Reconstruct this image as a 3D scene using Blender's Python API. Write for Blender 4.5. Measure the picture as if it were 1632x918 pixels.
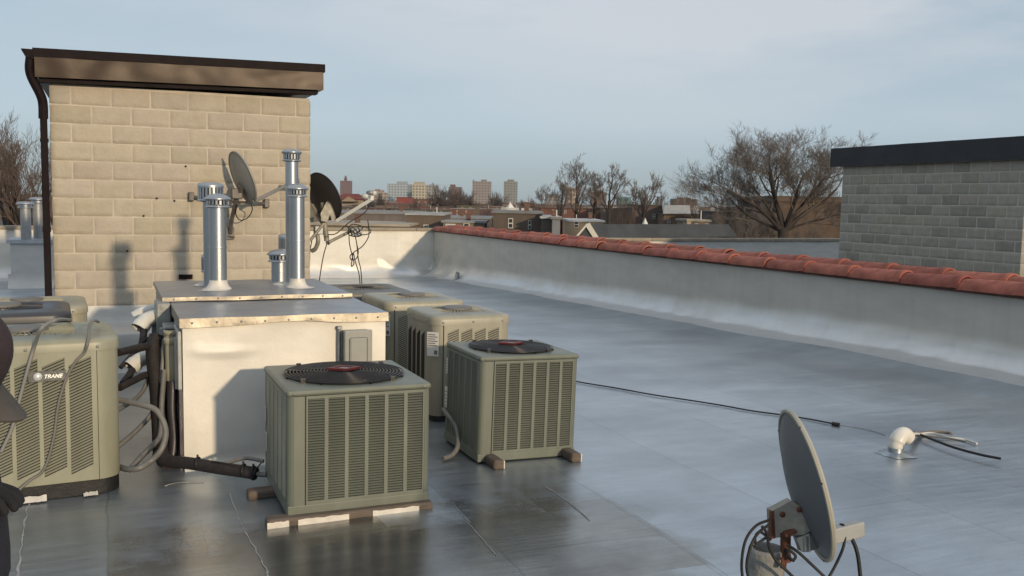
import bpy, bmesh, math, random
from mathutils import Vector, Matrix, noise
V = Vector
R_ = math.radians
for o in list(bpy.data.objects): bpy.data.objects.remove(o, do_unlink=True)
scene = bpy.context.scene
COL = scene.collection
random.seed(7)

# ------------------------------------------------------------------ camera
FPX, W, H = 1474.5, 1632.0, 918.0
PITCH, ROLL, YAW = 0.09283, 0.01848, 0.41013
_r = V((math.cos(YAW), -math.sin(YAW), 0))
FW = V((math.sin(YAW)*math.cos(PITCH), math.cos(YAW)*math.cos(PITCH), -math.sin(PITCH)))
_u = _r.cross(FW)
RT = _r*math.cos(ROLL) + _u*math.sin(ROLL)
UP = -_r*math.sin(ROLL) + _u*math.cos(ROLL)
cam = bpy.data.cameras.new('camera'); camo = bpy.data.objects.new('camera', cam); COL.objects.link(camo)
M3 = Matrix((RT, UP, -FW)).transposed()
camo.matrix_world = M3.to_4x4()
cam.sensor_width = 36.0; cam.lens = FPX/W*36.0
cam.clip_start = 0.05; cam.clip_end = 20000
scene.camera = camo

# ------------------------------------------------------------------ light
SUN_EL, SUN_AZ = 11.6, 168.0     # azimuth clockwise from +Y towards +X
world = bpy.data.worlds.new('World'); scene.world = world; world.use_nodes = True
nt = world.node_tree; nt.nodes.clear()
def N(t, typ, **kw):
    n = t.nodes.new(typ)
    for k, v in kw.items():
        if k in n.inputs.keys(): n.inputs[k].default_value = v
        else: setattr(n, k, v)
    return n
wo = N(nt, 'ShaderNodeOutputWorld'); bg = N(nt, 'ShaderNodeBackground'); bg.inputs[1].default_value = 0.15
sky = N(nt, 'ShaderNodeTexSky', sky_type='NISHITA'); sky.sun_disc = False
sky.sun_elevation = R_(SUN_EL); sky.sun_rotation = R_(SUN_AZ)
sky.altitude = 20; sky.air_density = 1.0; sky.dust_density = 0.4; sky.ozone_density = 1.6
tc = N(nt, 'ShaderNodeTexCoord'); mp = N(nt, 'ShaderNodeMapping'); mp.inputs['Scale'].default_value = (1.0, 1.6, 5.0)
mp.inputs['Rotation'].default_value = (0.10, 0.22, 0.4); mp.inputs['Location'].default_value = (4.4, 2.2, 0.9)
nz = N(nt, 'ShaderNodeTexNoise', Scale=1.5, Detail=6.0, Roughness=0.55)
rp = N(nt, 'ShaderNodeValToRGB'); rp.color_ramp.elements[0].position = 0.38; rp.color_ramp.elements[1].position = 0.60
sx = N(nt, 'ShaderNodeSeparateXYZ'); mr = N(nt, 'ShaderNodeMapRange'); mr.inputs['From Min'].default_value = 0.04; mr.inputs['From Max'].default_value = 0.20
vr = N(nt, 'ShaderNodeValToRGB'); e = vr.color_ramp.elements      # thin stratus veil: colour by elevation
K = 5.0
for pos, c in ((0.0, (1.90, 2.62, 3.15)), (0.08, (2.30, 3.05, 3.55)), (0.24, (2.70, 3.42, 3.95)), (1.0, (3.0, 3.7, 4.4))):
    el = e[0] if pos == 0 else e[1] if pos == 1.0 else e.new(pos)
    el.color = tuple(q/K for q in c)+(1,)
e[0].position = 0.0; e[-1].position = 1.0
cl = N(nt, 'ShaderNodeMix', data_type='RGBA'); cl.inputs['B'].default_value = (4.2/K, 4.4/K, 4.72/K, 1)
sc_ = N(nt, 'ShaderNodeMix', data_type='RGBA', blend_type='MULTIPLY'); sc_.inputs['Factor'].default_value = 1; sc_.inputs['B'].default_value = (K, K, K, 1)
mu = N(nt, 'ShaderNodeMath', operation='MULTIPLY')
bk = N(nt, 'ShaderNodeMath', operation='MULTIPLY', use_clamp=True); bm_ = N(nt, 'ShaderNodeMapRange')      # the cloud bank thickens towards +X
bm_.inputs['From Min'].default_value = -0.1; bm_.inputs['From Max'].default_value = 0.65; bm_.inputs['To Min'].default_value = 0.25; bm_.inputs['To Max'].default_value = 1.5
mix = N(nt, 'ShaderNodeMix', data_type='RGBA'); mix.inputs['Factor'].default_value = 0.88
L = nt.links.new
L(tc.outputs['Generated'], mp.inputs[0]); L(mp.outputs[0], nz.inputs['Vector']); L(nz.outputs[0], rp.inputs[0])
L(tc.outputs['Generated'], sx.inputs[0]); L(sx.outputs[2], mr.inputs['Value']); L(sx.outputs[2], vr.inputs[0])
L(rp.outputs[0], mu.inputs[0]); L(mr.outputs[0], mu.inputs[1]); L(mu.outputs[0], bk.inputs[0]); L(sx.outputs[0], bm_.inputs['Value']); L(bm_.outputs[0], bk.inputs[1]); L(bk.outputs[0], cl.inputs['Factor']); L(vr.outputs[0], cl.inputs['A'])
L(cl.outputs['Result'], sc_.inputs['A']); L(sc_.outputs['Result'], mix.inputs['B']); L(sky.outputs[0], mix.inputs['A'])
L(mix.outputs['Result'], bg.inputs[0]); L(bg.outputs[0], wo.inputs[0])
sun = bpy.data.lights.new('sun', 'SUN'); sun.energy = 2.6; sun.angle = R_(1.8); sun.color = (1.0, 0.79, 0.53)
suno = bpy.data.objects.new('sun', sun); COL.objects.link(suno)
sdir = V((math.sin(R_(SUN_AZ))*math.cos(R_(SUN_EL)), math.cos(R_(SUN_AZ))*math.cos(R_(SUN_EL)), math.sin(R_(SUN_EL))))
suno.rotation_euler = sdir.to_track_quat('Z', 'Y').to_euler()
vs = scene.view_settings; vs.view_transform = 'Standard'; vs.look = 'None'; vs.gamma = 1; vs.use_curve_mapping = False
vs.exposure = 0.0
scene.cycles.max_bounces = 6; scene.cycles.caustics_reflective = False; scene.cycles.caustics_refractive = False

# ------------------------------------------------------------------ helpers
def ray(x, y): return RT*((x-W/2)/FPX) - UP*((y-H/2)/FPX) + FW
def at(x, y, d): return ray(x, y)*d                       # point at depth d along the view axis
def atX(x, y, X): r = ray(x, y); return r*(X/r.x)
def atY(x, y, Y): r = ray(x, y); return r*(Y/r.y)
def atZ(x, y, Z): r = ray(x, y); return r*(Z/r.z)
def roof_z(X, Y):
    z = -1.832
    if X > 1.6: z -= 0.012*(min(X, 9.3)-1.6)
    q = max(0.0, (X-7.7)/1.6)
    if X < 9.5: z += 0.085*q*q
    t = max(0.0, Y-8.0); z -= 0.0245*t*min(1, t/2)
    return z

def mat(name, col, rough=0.6, metal=0.0, var=0.0, scale=6.0, bump=0.0, bscale=40.0, spec=0.5, stretch=None, col2=None, attr=None, detail=5.0):
    m = bpy.data.materials.new(name); m.use_nodes = True; t = m.node_tree
    b = t.nodes['Principled BSDF']; b.inputs['Roughness'].default_value = rough; b.inputs['Metallic'].default_value = metal
    b.inputs['Specular IOR Level'].default_value = spec
    b.inputs['Base Color'].default_value = (*col, 1)
    tcn = N(t, 'ShaderNodeTexCoord'); mpn = N(t, 'ShaderNodeMapping')
    if stretch: mpn.inputs['Scale'].default_value = stretch
    t.links.new(tcn.outputs['Object'], mpn.inputs[0])
    if var > 0 or col2:
        nn = N(t, 'ShaderNodeTexNoise', Scale=scale, Detail=detail, Roughness=0.6)
        t.links.new(mpn.outputs[0], nn.inputs['Vector'])
        rr = N(t, 'ShaderNodeValToRGB'); rr.color_ramp.elements[0].position = 0.32; rr.color_ramp.elements[1].position = 0.70
        c2 = col2 if col2 else tuple(c*(1-var) for c in col)
        rr.color_ramp.elements[0].color = (*c2, 1); rr.color_ramp.elements[1].color = (*[min(1, c*(1+var*0.4)) for c in col], 1)
        t.links.new(nn.outputs[0], rr.inputs[0]); out = rr.outputs[0]
        if attr:
            at_ = N(t, 'ShaderNodeAttribute', attribute_name=attr); mm = N(t, 'ShaderNodeMix', data_type='RGBA', blend_type='MULTIPLY')
            mm.inputs['Factor'].default_value = 1
            t.links.new(out, mm.inputs['A']); t.links.new(at_.outputs['Color'], mm.inputs['B']); out = mm.outputs['Result']
        t.links.new(out, b.inputs['Base Color'])
        mrn = N(t, 'ShaderNodeMapRange'); mrn.inputs['To Min'].default_value = min(1, rough*1.15); mrn.inputs['To Max'].default_value = rough*0.85
        t.links.new(nn.outputs[0], mrn.inputs['Value']); t.links.new(mrn.outputs[0], b.inputs['Roughness'])
    if bump > 0:
        nb = N(t, 'ShaderNodeTexNoise', Scale=bscale, Detail=6.0, Roughness=0.6); bn = N(t, 'ShaderNodeBump', Strength=bump, Distance=0.02)
        t.links.new(mpn.outputs[0], nb.inputs['Vector']); t.links.new(nb.outputs[0], bn.inputs['Height']); t.links.new(bn.outputs[0], b.inputs['Normal'])
    return m

class MB:
    def __init__(s): s.v = []; s.f = []; s.smooth = []; s.tone = []
    def add(s, vs_, fs, smooth=False, tone=None):
        o = len(s.v); s.v += [V(p) for p in vs_]
        for f in fs: s.f.append(tuple(i+o for i in f)); s.smooth.append(smooth); s.tone.append(tone)
    def box(s, a, b, M=None, bev=0.0, tone=None):
        x0, y0, z0 = a; x1, y1, z1 = b
        if x0 > x1: x0, x1 = x1, x0
        if y0 > y1: y0, y1 = y1, y0
        if z0 > z1: z0, z1 = z1, z0
        if bev > 0:
            bm = bmesh.new(); bmesh.ops.create_cube(bm, size=1.0)
            for v in bm.verts: v.co = V((x0+(v.co.x+.5)*(x1-x0), y0+(v.co.y+.5)*(y1-y0), z0+(v.co.z+.5)*(z1-z0)))
            bmesh.ops.bevel(bm, geom=list(bm.edges), offset=bev, segments=2, affect='EDGES', profile=0.5)
            bm.verts.index_update(); vs_ = [v.co.copy() for v in bm.verts]; fs = [tuple(v.index for v in f.verts) for f in bm.faces]; bm.free()
        else:
            vs_ = [V((x, y, z)) for z in (z0, z1) for y in (y0, y1) for x in (x0, x1)]
            fs = [(0, 2, 3, 1), (4, 5, 7, 6), (0, 1, 5, 4), (2, 6, 7, 3), (0, 4, 6, 2), (1, 3, 7, 5)]
        if M is not None: vs_ = [M @ p for p in vs_]
        s.add(vs_, fs, False, tone)
    def beam(s, a, b, w, h, upv=V((0, 0, 1)), bev=0.0):
        a = V(a); b = V(b); d = (b-a); l = d.length; d.normalize(); r = d.cross(upv)
        if r.length < 1e-4: r = d.cross(V((0, 1, 0)))
        r.normalize(); u = r.cross(d)
        M = Matrix(((d.x, r.x, u.x, a.x), (d.y, r.y, u.y, a.y), (d.z, r.z, u.z, a.z), (0, 0, 0, 1)))
        s.box((0, -w/2, -h/2), (l, w/2, h/2), M, bev)
    def tube(s, pts, rad, n=8, cap=True):
        pts = [V(p) for p in pts]; m = len(pts); rs = rad if isinstance(rad, (list, tuple)) else [rad]*m
        vs_ = []; fs = []; pr = None
        for i, p in enumerate(pts):
            d = (pts[min(i+1, m-1)]-pts[max(i-1, 0)]).normalized()
            if pr is None:
                pr = d.orthogonal().normalized()
            else:
                pr = (pr-d*pr.dot(d))
                pr = pr.normalized() if pr.length > 1e-5 else d.orthogonal().normalized()
            q = d.cross(pr)
            for k in range(n):
                a = 2*math.pi*k/n; vs_.append(p+(pr*math.cos(a)+q*math.sin(a))*rs[i])
        for i in range(m-1):
            for k in range(n): fs.append((i*n+k, i*n+(k+1) % n, (i+1)*n+(k+1) % n, (i+1)*n+k))
        s.add(vs_, fs, n > 4)
        if cap and n > 3:
            s.add(vs_[:n], [tuple(range(n-1, -1, -1))]); s.add(vs_[-n:], [tuple(range(n))])
    def lathe(s, prof, c=(0, 0, 0), n=32, axis=None, smooth=True, closed=False):
        c = V(c); ax = V(axis).normalized() if axis else V((0, 0, 1)); u = ax.orthogonal().normalized(); w = ax.cross(u)
        vs_ = []; fs = []; m = len(prof)
        for r, z in prof:
            for k in range(n):
                a = 2*math.pi*k/n; vs_.append(c+ax*z+(u*math.cos(a)+w*math.sin(a))*r)
        for i in range(m-1):
            for k in range(n): fs.append((i*n+k, i*n+(k+1) % n, (i+1)*n+(k+1) % n, (i+1)*n+k))
        s.add(vs_, fs, smooth)
    def grid(s, fn, nu, nv, smooth=True, tone=None):
        vs_ = [fn(i/nu, j/nv) for j in range(nv+1) for i in range(nu+1)]
        fs = [(j*(nu+1)+i, j*(nu+1)+i+1, (j+1)*(nu+1)+i+1, (j+1)*(nu+1)+i) for j in range(nv) for i in range(nu)]
        s.add(vs_, fs, smooth, tone)
    def prism(s, poly, axis_a, axis_b):
        """poly: list of 3D points forming one end, extruded by vector axis_b (axis_a unused)"""
        n = len(poly); a = [V(p) for p in poly]; b = [p+V(axis_b) for p in a]
        s.add(a+b, [tuple(range(n-1, -1, -1)), tuple(range(n, 2*n))]+[(i, (i+1) % n, n+(i+1) % n, n+i) for i in range(n)])
    def build(s, name, m, parent=None, local=False):
        me = bpy.data.meshes.new(name)
        inv = None
        if parent is not None and not local:
            inv = wm(parent).inverted()
        me.from_pydata([inv @ p if inv else p for p in s.v], [], s.f)
        me.polygons.foreach_set('use_smooth', s.smooth)
        if any(t is not None for t in s.tone):
            ca = me.color_attributes.new('tone', 'FLOAT_COLOR', 'CORNER')
            for p in me.polygons:
                t = s.tone[p.index] or (1, 1, 1)
                for li in p.loop_indices: ca.data[li].color = (*t, 1)
        me.materials.append(m); me.validate()
        bm = bmesh.new(); bm.from_mesh(me); bmesh.ops.recalc_face_normals(bm, faces=bm.faces); bm.to_mesh(me); bm.free()
        o = bpy.data.objects.new(name, me); COL.objects.link(o)
        if parent is not None: o.parent = parent
        return o
def wm(o):
    m = o.matrix_basis.copy()
    while o.parent is not None:
        o = o.parent; m = o.matrix_basis @ m
    return m
def tag(o, label=None, cat=None, group=None, kind=None):
    if label: o['label'] = label
    if cat: o['category'] = cat
    if group: o['group'] = group
    if kind: o['kind'] = kind
    return o
def thing(name, label, cat, loc=(0, 0, 0), rz=0.0, group=None):
    o = bpy.data.objects.new(name, None); o.empty_display_size = 0.1; COL.objects.link(o)
    o.location = loc; o.rotation_euler = (0, 0, rz)
    return tag(o, label, cat, group)
def spline(pts, k=8):
    pts = [V(p) for p in pts]; out = []
    P = [pts[0]*2-pts[1]]+pts+[pts[-1]*2-pts[-2]]
    for i in range(1, len(P)-2):
        for j in range(k):
            t = j/k; a, b, c, d = P[i-1], P[i], P[i+1], P[i+2]
            out.append(0.5*((2*b)+(c-a)*t+(2*a-5*b+4*c-d)*t*t+(3*b-a-3*c+d)*t**3))
    out.append(pts[-1]); return out
def nse(p, s=1.0): return noise.noise(V(p)*s)

# ------------------------------------------------------------------ materials
def roof_mat():
    m = bpy.data.materials.new('aluminium_roof_coating'); m.use_nodes = True; t = m.node_tree; b = t.nodes['Principled BSDF']
    tcn = N(t, 'ShaderNodeTexCoord')
    def noisev(scale, st, rot=0.0, detail=6, rough=0.6):
        mpn = N(t, 'ShaderNodeMapping'); mpn.inputs['Scale'].default_value = st; mpn.inputs['Rotation'].default_value = (0, 0, rot)
        t.links.new(tcn.outputs['Object'], mpn.inputs[0]); n = N(t, 'ShaderNodeTexNoise', Scale=scale, Detail=detail, Roughness=rough)
        t.links.new(mpn.outputs[0], n.inputs['Vector']); return n
    def ramp(src, a, b_, ca, cb):
        r = N(t, 'ShaderNodeValToRGB'); r.color_ramp.elements[0].position = a; r.color_ramp.elements[1].position = b_
        r.color_ramp.elements[0].color = (*ca, 1); r.color_ramp.elements[1].color = (*cb, 1); t.links.new(src, r.inputs[0]); return r
    def mixc(f, a, b_, bt='MIX'):
        x = N(t, 'ShaderNodeMix', data_type='RGBA', blend_type=bt)
        if isinstance(f, float): x.inputs['Factor'].default_value = f
        else: t.links.new(f, x.inputs['Factor'])
        for k, q in (('A', a), ('B', b_)):
            if isinstance(q, tuple): x.inputs[k].default_value = (*q, 1)
            else: t.links.new(q, x.inputs[k])
        return x.outputs['Result']
    warp = noisev(1.1, (1, 1, 1)); va = N(t, 'ShaderNodeVectorMath', operation='MULTIPLY_ADD'); va.inputs[1].default_value = (0.10, 0.10, 0.0)
    mpb = N(t, 'ShaderNodeMapping'); mpb.inputs['Rotation'].default_value = (0, 0, R_(90))
    t.links.new(tcn.outputs['Object'], mpb.inputs[0]); t.links.new(warp.outputs['Color'], va.inputs[0]); t.links.new(mpb.outputs[0], va.inputs[2])
    def bricks(bw, rh, mort, c1, c2, cm, off=0.37):
        br = N(t, 'ShaderNodeTexBrick'); br.offset = off; br.inputs['Scale'].default_value = 1.0; br.inputs['Mortar Size'].default_value = mort; br.inputs['Brick Width'].default_value = bw; br.inputs['Row Height'].default_value = rh
        br.inputs['Mortar Smooth'].default_value = 0.2
        for k, c in (('Color1', c1), ('Color2', c2), ('Mortar', cm)): br.inputs[k].default_value = (*c, 1)
        t.links.new(va.outputs[0], br.inputs['Vector']); return br
    brush = noisev(5.5, (0.30, 3.0, 1), -0.35, 7, 0.65); brush2 = noisev(22, (0.25, 3.0, 1), -0.30, 5, 0.7); blot = noisev(0.75, (0.7, 1.15, 1), -0.35, 8, 0.62)
    c1 = ramp(brush.outputs[0], 0.30, 0.70, (0.49, 0.56, 0.615), (0.60, 0.675, 0.74))
    c2 = ramp(brush2.outputs[0], 0.30, 0.72, (0.90, 0.90, 0.90), (1, 1, 1))
    c3 = ramp(blot.outputs[0], 0.36, 0.62, (0.66, 0.665, 0.69), (1, 1, 1))
    base = mixc(1.0, mixc(1.0, c1.outputs[0], c2.outputs[0], 'MULTIPLY'), c3.outputs[0], 'MULTIPLY')
    br = bricks(3.1, 0.95, 0.005, (0.90, 0.90, 0.905), (1, 1, 1), (0.70, 0.70, 0.70))
    base = mixc(0.8, base, br.outputs['Color'], 'MULTIPLY')
    # worn, wet looking felt round the condensers: torn edged sheets of different coats
    vsc = N(t, 'ShaderNodeVectorMath', operation='MULTIPLY'); vsc.inputs[1].default_value = (0.60, 1, 1); t.links.new(tcn.outputs['Object'], vsc.inputs[0])
    vd = N(t, 'ShaderNodeVectorMath', operation='DISTANCE'); vd.inputs[1].default_value = (0.82, 4.1, -1.83); t.links.new(vsc.outputs[0], vd.inputs[0])
    br2 = bricks(0.95, 0.48, 0.004, (0.0, 0.0, 0.0), (1, 1, 1), (0.5, 0.5, 0.5), 0.61)
    wn = noisev(2.2, (1, 1, 1), 0.2, 6, 0.6)
    ma = N(t, 'ShaderNodeMath', operation='MULTIPLY_ADD'); ma.inputs[1].default_value = -1.5; t.links.new(wn.outputs[0], ma.inputs[0]); t.links.new(vd.outputs['Value'], ma.inputs[2])
    mb_ = N(t, 'ShaderNodeMath', operation='MULTIPLY_ADD'); mb_.inputs[1].default_value = 0.50; t.links.new(br2.outputs['Color'], mb_.inputs[0]); t.links.new(ma.outputs[0], mb_.inputs[2])
    mrw = N(t, 'ShaderNodeMapRange'); mrw.inputs['From Min'].default_value = 0.45; mrw.inputs['From Max'].default_value = 0.80; mrw.inputs['To Min'].default_value = 1; mrw.inputs['To Max'].default_value = 0
    t.links.new(mb_.outputs[0], mrw.inputs['Value'])
    wcol = ramp(wn.outputs[0], 0.35, 0.65, (0.50, 0.445, 0.385), (0.74, 0.69, 0.63))
    base = mixc(mrw.outputs[0], base, mixc(1.0, base, wcol.outputs[0], 'MULTIPLY'))
    sc = noisev(5.0, (0.35, 2.2, 1), 0.9, 8, 0.75); scr = ramp(sc.outputs[0], 0.70, 0.75, (0, 0, 0), (1, 1, 1))
    base = mixc(scr.outputs[0], base, (0.80, 0.81, 0.82))
    grit = noisev(160, (1, 1, 1), 0, 2, 0.5); gr = ramp(grit.outputs[0], 0.30, 0.36, (0.72, 0.70, 0.68), (1, 1, 1)); base = mixc(0.8, base, gr.outputs[0], 'MULTIPLY')
    t.links.new(base, b.inputs['Base Color'])
    b.inputs['Metallic'].default_value = 0.80
    rr = ramp(brush.outputs[0], 0.30, 0.70, (0.30, 0.30, 0.30), (0.40, 0.40, 0.40)); rw_ = mixc(mrw.outputs[0], rr.outputs[0], (0.235, 0.235, 0.235)); t.links.new(rw_, b.inputs['Roughness'])
    bn = N(t, 'ShaderNodeBump', Strength=0.10, Distance=0.02); bn2 = N(t, 'ShaderNodeBump', Strength=0.10, Distance=0.006); bn3 = N(t, 'ShaderNodeBump', Strength=0.5, Distance=0.004); bn4 = N(t, 'ShaderNodeBump', Strength=0.4, Distance=0.004)
    t.links.new(brush.outputs[0], bn.inputs['Height']); t.links.new(brush2.outputs[0], bn2.inputs['Height']); t.links.new(bn.outputs[0], bn2.inputs['Normal'])
    t.links.new(br.outputs['Fac'], bn3.inputs['Height']); t.links.new(bn2.outputs[0], bn3.inputs['Normal'])
    t.links.new(mrw.outputs[0], bn4.inputs['Height']); t.links.new(bn3.outputs[0], bn4.inputs['Normal']); t.links.new(bn4.outputs[0], b.inputs['Normal'])
    return m
MROOF = roof_mat()
MWALL = mat('silver_painted_membrane', (0.60, 0.595, 0.575), 0.55, 0.10, var=0.12, scale=2.2, bump=0.12, bscale=7, stretch=(1, 0.5, 2.5))
MCANT = mat('fresh_aluminium_coat', (0.74, 0.75, 0.77), 0.36, 0.6, var=0.14, scale=3, bump=0.15, bscale=8, stretch=(1, .5, 1))
def memb_mat(c_=(0.615, 0.585, 0.53)):
    m = mat('parapet_membrane', c_, 0.6, 0.0, var=0.12, scale=1.6, bump=0.12, bscale=7, stretch=(1, 0.6, 2.0)); t = m.node_tree; b = t.nodes['Principled BSDF']
    at_ = N(t, 'ShaderNodeAttribute', attribute_name='coat')
    src = b.inputs['Base Color'].links[0].from_socket; mx = N(t, 'ShaderNodeMix', data_type='RGBA'); mx.inputs['B'].default_value = (0.72, 0.73, 0.74, 1)
    t.links.new(at_.outputs['Fac'], mx.inputs['Factor']); t.links.new(src, mx.inputs['A'])
    # drips and dull weathering marks running down from the coping
    tcn = N(t, 'ShaderNodeTexCoord'); mpn = N(t, 'ShaderNodeMapping'); mpn.inputs['Scale'].default_value = (2.6, 2.6, 0.22); nn = N(t, 'ShaderNodeTexNoise', Scale=2.2, Detail=7, Roughness=0.65)
    t.links.new(tcn.outputs['Object'], mpn.inputs[0]); t.links.new(mpn.outputs[0], nn.inputs['Vector']); rr = N(t, 'ShaderNodeValToRGB'); rr.color_ramp.elements[0].position = .34; rr.color_ramp.elements[1].position = .52; rr.color_ramp.elements[0].color = (.955, .95, .94, 1); rr.color_ramp.elements[1].color = (1, 1, 1, 1)
    t.links.new(nn.outputs[0], rr.inputs[0]); mm = N(t, 'ShaderNodeMix', data_type='RGBA', blend_type='MULTIPLY'); mm.inputs['Factor'].default_value = 1; t.links.new(mx.outputs['Result'], mm.inputs['A']); t.links.new(rr.outputs[0], mm.inputs['B']); t.links.new(mm.outputs['Result'], b.inputs['Base Color'])
    m1 = N(t, 'ShaderNodeMapRange'); m1.inputs['To Min'].default_value = 0.0; m1.inputs['To Max'].default_value = 0.62; t.links.new(at_.outputs['Fac'], m1.inputs['Value']); t.links.new(m1.outputs[0], b.inputs['Metallic'])
    m2 = N(t, 'ShaderNodeMapRange'); m2.inputs['To Min'].default_value = 0.55; m2.inputs['To Max'].default_value = 0.36; t.links.new(at_.outputs['Fac'], m2.inputs['Value']); t.links.new(m2.outputs[0], b.inputs['Roughness'])
    return m
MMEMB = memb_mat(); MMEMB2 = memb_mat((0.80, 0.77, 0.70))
MBOX = mat('silver_painted_felt', (0.78, 0.745, 0.68), 0.55, 0.12, var=0.10, scale=2.5, bump=0.25, bscale=5)
MTIN = mat('galvanised_sheet', (0.41, 0.435, 0.47), 0.42, 0.9, var=0.16, scale=4, bump=0.1, bscale=6)
MLIP = mat('tarnished_flange', (0.27, 0.245, 0.205), 0.45, 0.7, var=0.3, scale=5, bump=0.25, bscale=9, stretch=(1, .3, 1))
MPIPE = mat('galvanised_vent_pipe', (0.46, 0.48, 0.50), 0.34, 0.92, var=0.14, scale=7, stretch=(1, 1, .3))
MGREY = mat('weathered_grey_metal', (0.34, 0.35, 0.36), 0.5, 0.5, var=0.2, scale=9)
MSAGE = mat('sage_green_enamel', (0.162, 0.180, 0.148), 0.42, 0.0, var=0.20, scale=5.0, bump=0.04, bscale=9, stretch=(1, 1, 0.3), detail=8.0)
MSAGEL = mat('pale_sage_enamel', (0.305, 0.305, 0.230), 0.42, 0.0, var=0.20, scale=5.0, bump=0.04, bscale=9, stretch=(1, 1, 0.3), detail=8.0)
MBEIGE = mat('beige_enamel', (0.355, 0.340, 0.268), 0.42, 0.0, var=0.20, scale=5.0, bump=0.04, bscale=9, stretch=(1, 1, 0.3), detail=8.0)
MDKTOP = mat('dark_grey_enamel', (0.050, 0.054, 0.066), 0.4, 0.0, var=0.2, scale=5)
MGRYTOP = mat('mid_grey_enamel', (0.17, 0.165, 0.155), 0.5, 0.0, var=0.2, scale=5)
MCOIL = mat('dark_coil', (0.018, 0.017, 0.015), 0.7, 0.1, var=0.3, scale=60)
MBLACK = mat('black_rubber', (0.010, 0.010, 0.011), 0.6, 0.0, var=0.3, scale=20, bump=0.2, bscale=60)
MFOAM = mat('dark_pipe_insulation', (0.022, 0.017, 0.017), 0.75, 0.0, var=0.4, scale=20, bump=0.3, bscale=50)
MCORD = mat('grey_conduit', (0.19, 0.185, 0.175), 0.5, 0.1, var=0.2, scale=20)
MPVC = mat('white_pvc', (0.66, 0.66, 0.62), 0.4, 0.0, var=0.15, scale=12)
MPVCG = mat('painted_grey_pvc', (0.30, 0.31, 0.305), 0.45, 0.25, var=0.3, scale=12, bump=0.2, bscale=25)
MRED = mat('red_emblem_enamel', (0.11, 0.014, 0.014), 0.45, 0.0, var=0.3, scale=25)
MPAPER = mat('white_sticker_paper', (0.68, 0.68, 0.66), 0.6)
MINK = mat('grey_printing_ink', (0.16, 0.16, 0.16), 0.7)
MPLATE = mat('dark_nameplate', (0.07, 0.075, 0.075), 0.4, 0.1)
MCHROME = mat('bright_lettering', (0.72, 0.72, 0.70), 0.3, 0.3)
MWOOD = mat('weathered_timber', (0.16, 0.125, 0.10), 0.8, 0.0, var=0.4, scale=6, bump=0.4, bscale=20, stretch=(1, 6, 6))
MSPILL = mat('white_coating_spill', (0.74, 0.70, 0.64), 0.5, 0.1, var=0.15, scale=14, bump=0.3, bscale=20)
MBROWN = mat('brown_aluminium_fascia', (0.034, 0.020, 0.012), 0.40, 0.20, spec=0.3, var=0.10, scale=1.6, bump=0.28, bscale=1.1)
MDKBROWN = mat('dark_brown_trim', (0.014, 0.009, 0.010), 0.6, 0.0, spec=0.10, var=0.25, scale=6)
MNAVY = mat('dark_blue_membrane', (0.012, 0.014, 0.020), 0.55, 0.0, var=0.3, scale=4, bump=0.2, bscale=3)
MBLOCK = mat('split_face_block', (0.465, 0.412, 0.335), 0.85, 0.0, var=0.10, scale=5, bump=0.5, bscale=24, attr='tone')
MMORTAR = mat('pale_mortar', (0.565, 0.505, 0.42), 0.9, 0.0, var=0.2, scale=3, bump=0.3, bscale=50)
MBLOCKG = mat('grey_concrete_block', (0.345, 0.322, 0.275), 0.85, 0.0, var=0.14, scale=7, bump=0.4, bscale=30, attr='tone')
MMORTARG = mat('grey_mortar', (0.46, 0.445, 0.40), 0.9, 0.0, var=0.15, scale=6)
MTILE = mat('red_clay_tile', (0.40, 0.135, 0.095), 0.78, 0.0, spec=0.3, var=0.34, scale=7, bump=0.3, bscale=16, attr='tone')
MSTONE = mat('coping_stone', (0.34, 0.29, 0.22), 0.85, 0.0, var=0.25, scale=4, bump=0.3, bscale=20)
MDISH = mat('pale_grey_dish', (0.14, 0.15, 0.165), 0.5, 0.0, var=0.08, scale=6)
MDISHR = mat('dish_rim_cream', (0.42, 0.40, 0.33), 0.5, 0.0, var=0.12, scale=6)
MDISHB = mat('charcoal_dish', (0.030, 0.028, 0.028), 0.5, 0.0, var=0.2, scale=6)
MBRKT = mat('aged_dish_bracket', (0.34, 0.32, 0.27), 0.55, 0.2, var=0.35, scale=14)
MDKARM = mat('tarnished_arm', (0.13, 0.12, 0.11), 0.5, 0.3, var=0.3, scale=14)
MDISHW = mat('light_grey_dish', (0.27, 0.265, 0.245), 0.5, 0.0, var=0.08, scale=6)
MRUST = mat('rusty_steel', (0.16, 0.060, 0.035), 0.8, 0.2, var=0.5, scale=18, bump=0.3, bscale=50)
MCONC = mat('rough_concrete', (0.29, 0.285, 0.27), 0.85, 0.0, var=0.35, scale=14, bump=0.5, bscale=60)
MBARK = mat('bare_bark', (0.045, 0.035, 0.030), 0.9, 0.0, var=0.3, scale=2)
MTWIG = mat('bare_twigs', (0.150, 0.125, 0.108), 0.9)

# ================================================================== SETTING
def ground():
    b = MB(); n = 48; rad = [0, 60, 140, 300, 700, 1600, 4000, 9000]
    vs_ = [V((0, 0, -11))]; fs = []
    for r in rad[1:]:
        for k in range(n): a = 2*math.pi*k/n; vs_.append(V((r*math.cos(a), r*math.sin(a), -11)))
    for k in range(n): fs.append((0, 1+k, 1+(k+1) % n))
    for i in range(len(rad)-2):
        for k in range(n): fs.append((1+i*n+k, 1+(i+1)*n+k, 1+(i+1)*n+(k+1) % n, 1+i*n+(k+1) % n))
    b.add(vs_, fs)
    tag(b.build('ground', mat('winter_city_ground', (0.10, 0.085, 0.07), 0.95, var=0.4, scale=0.02)), kind='structure')
ground()

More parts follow.
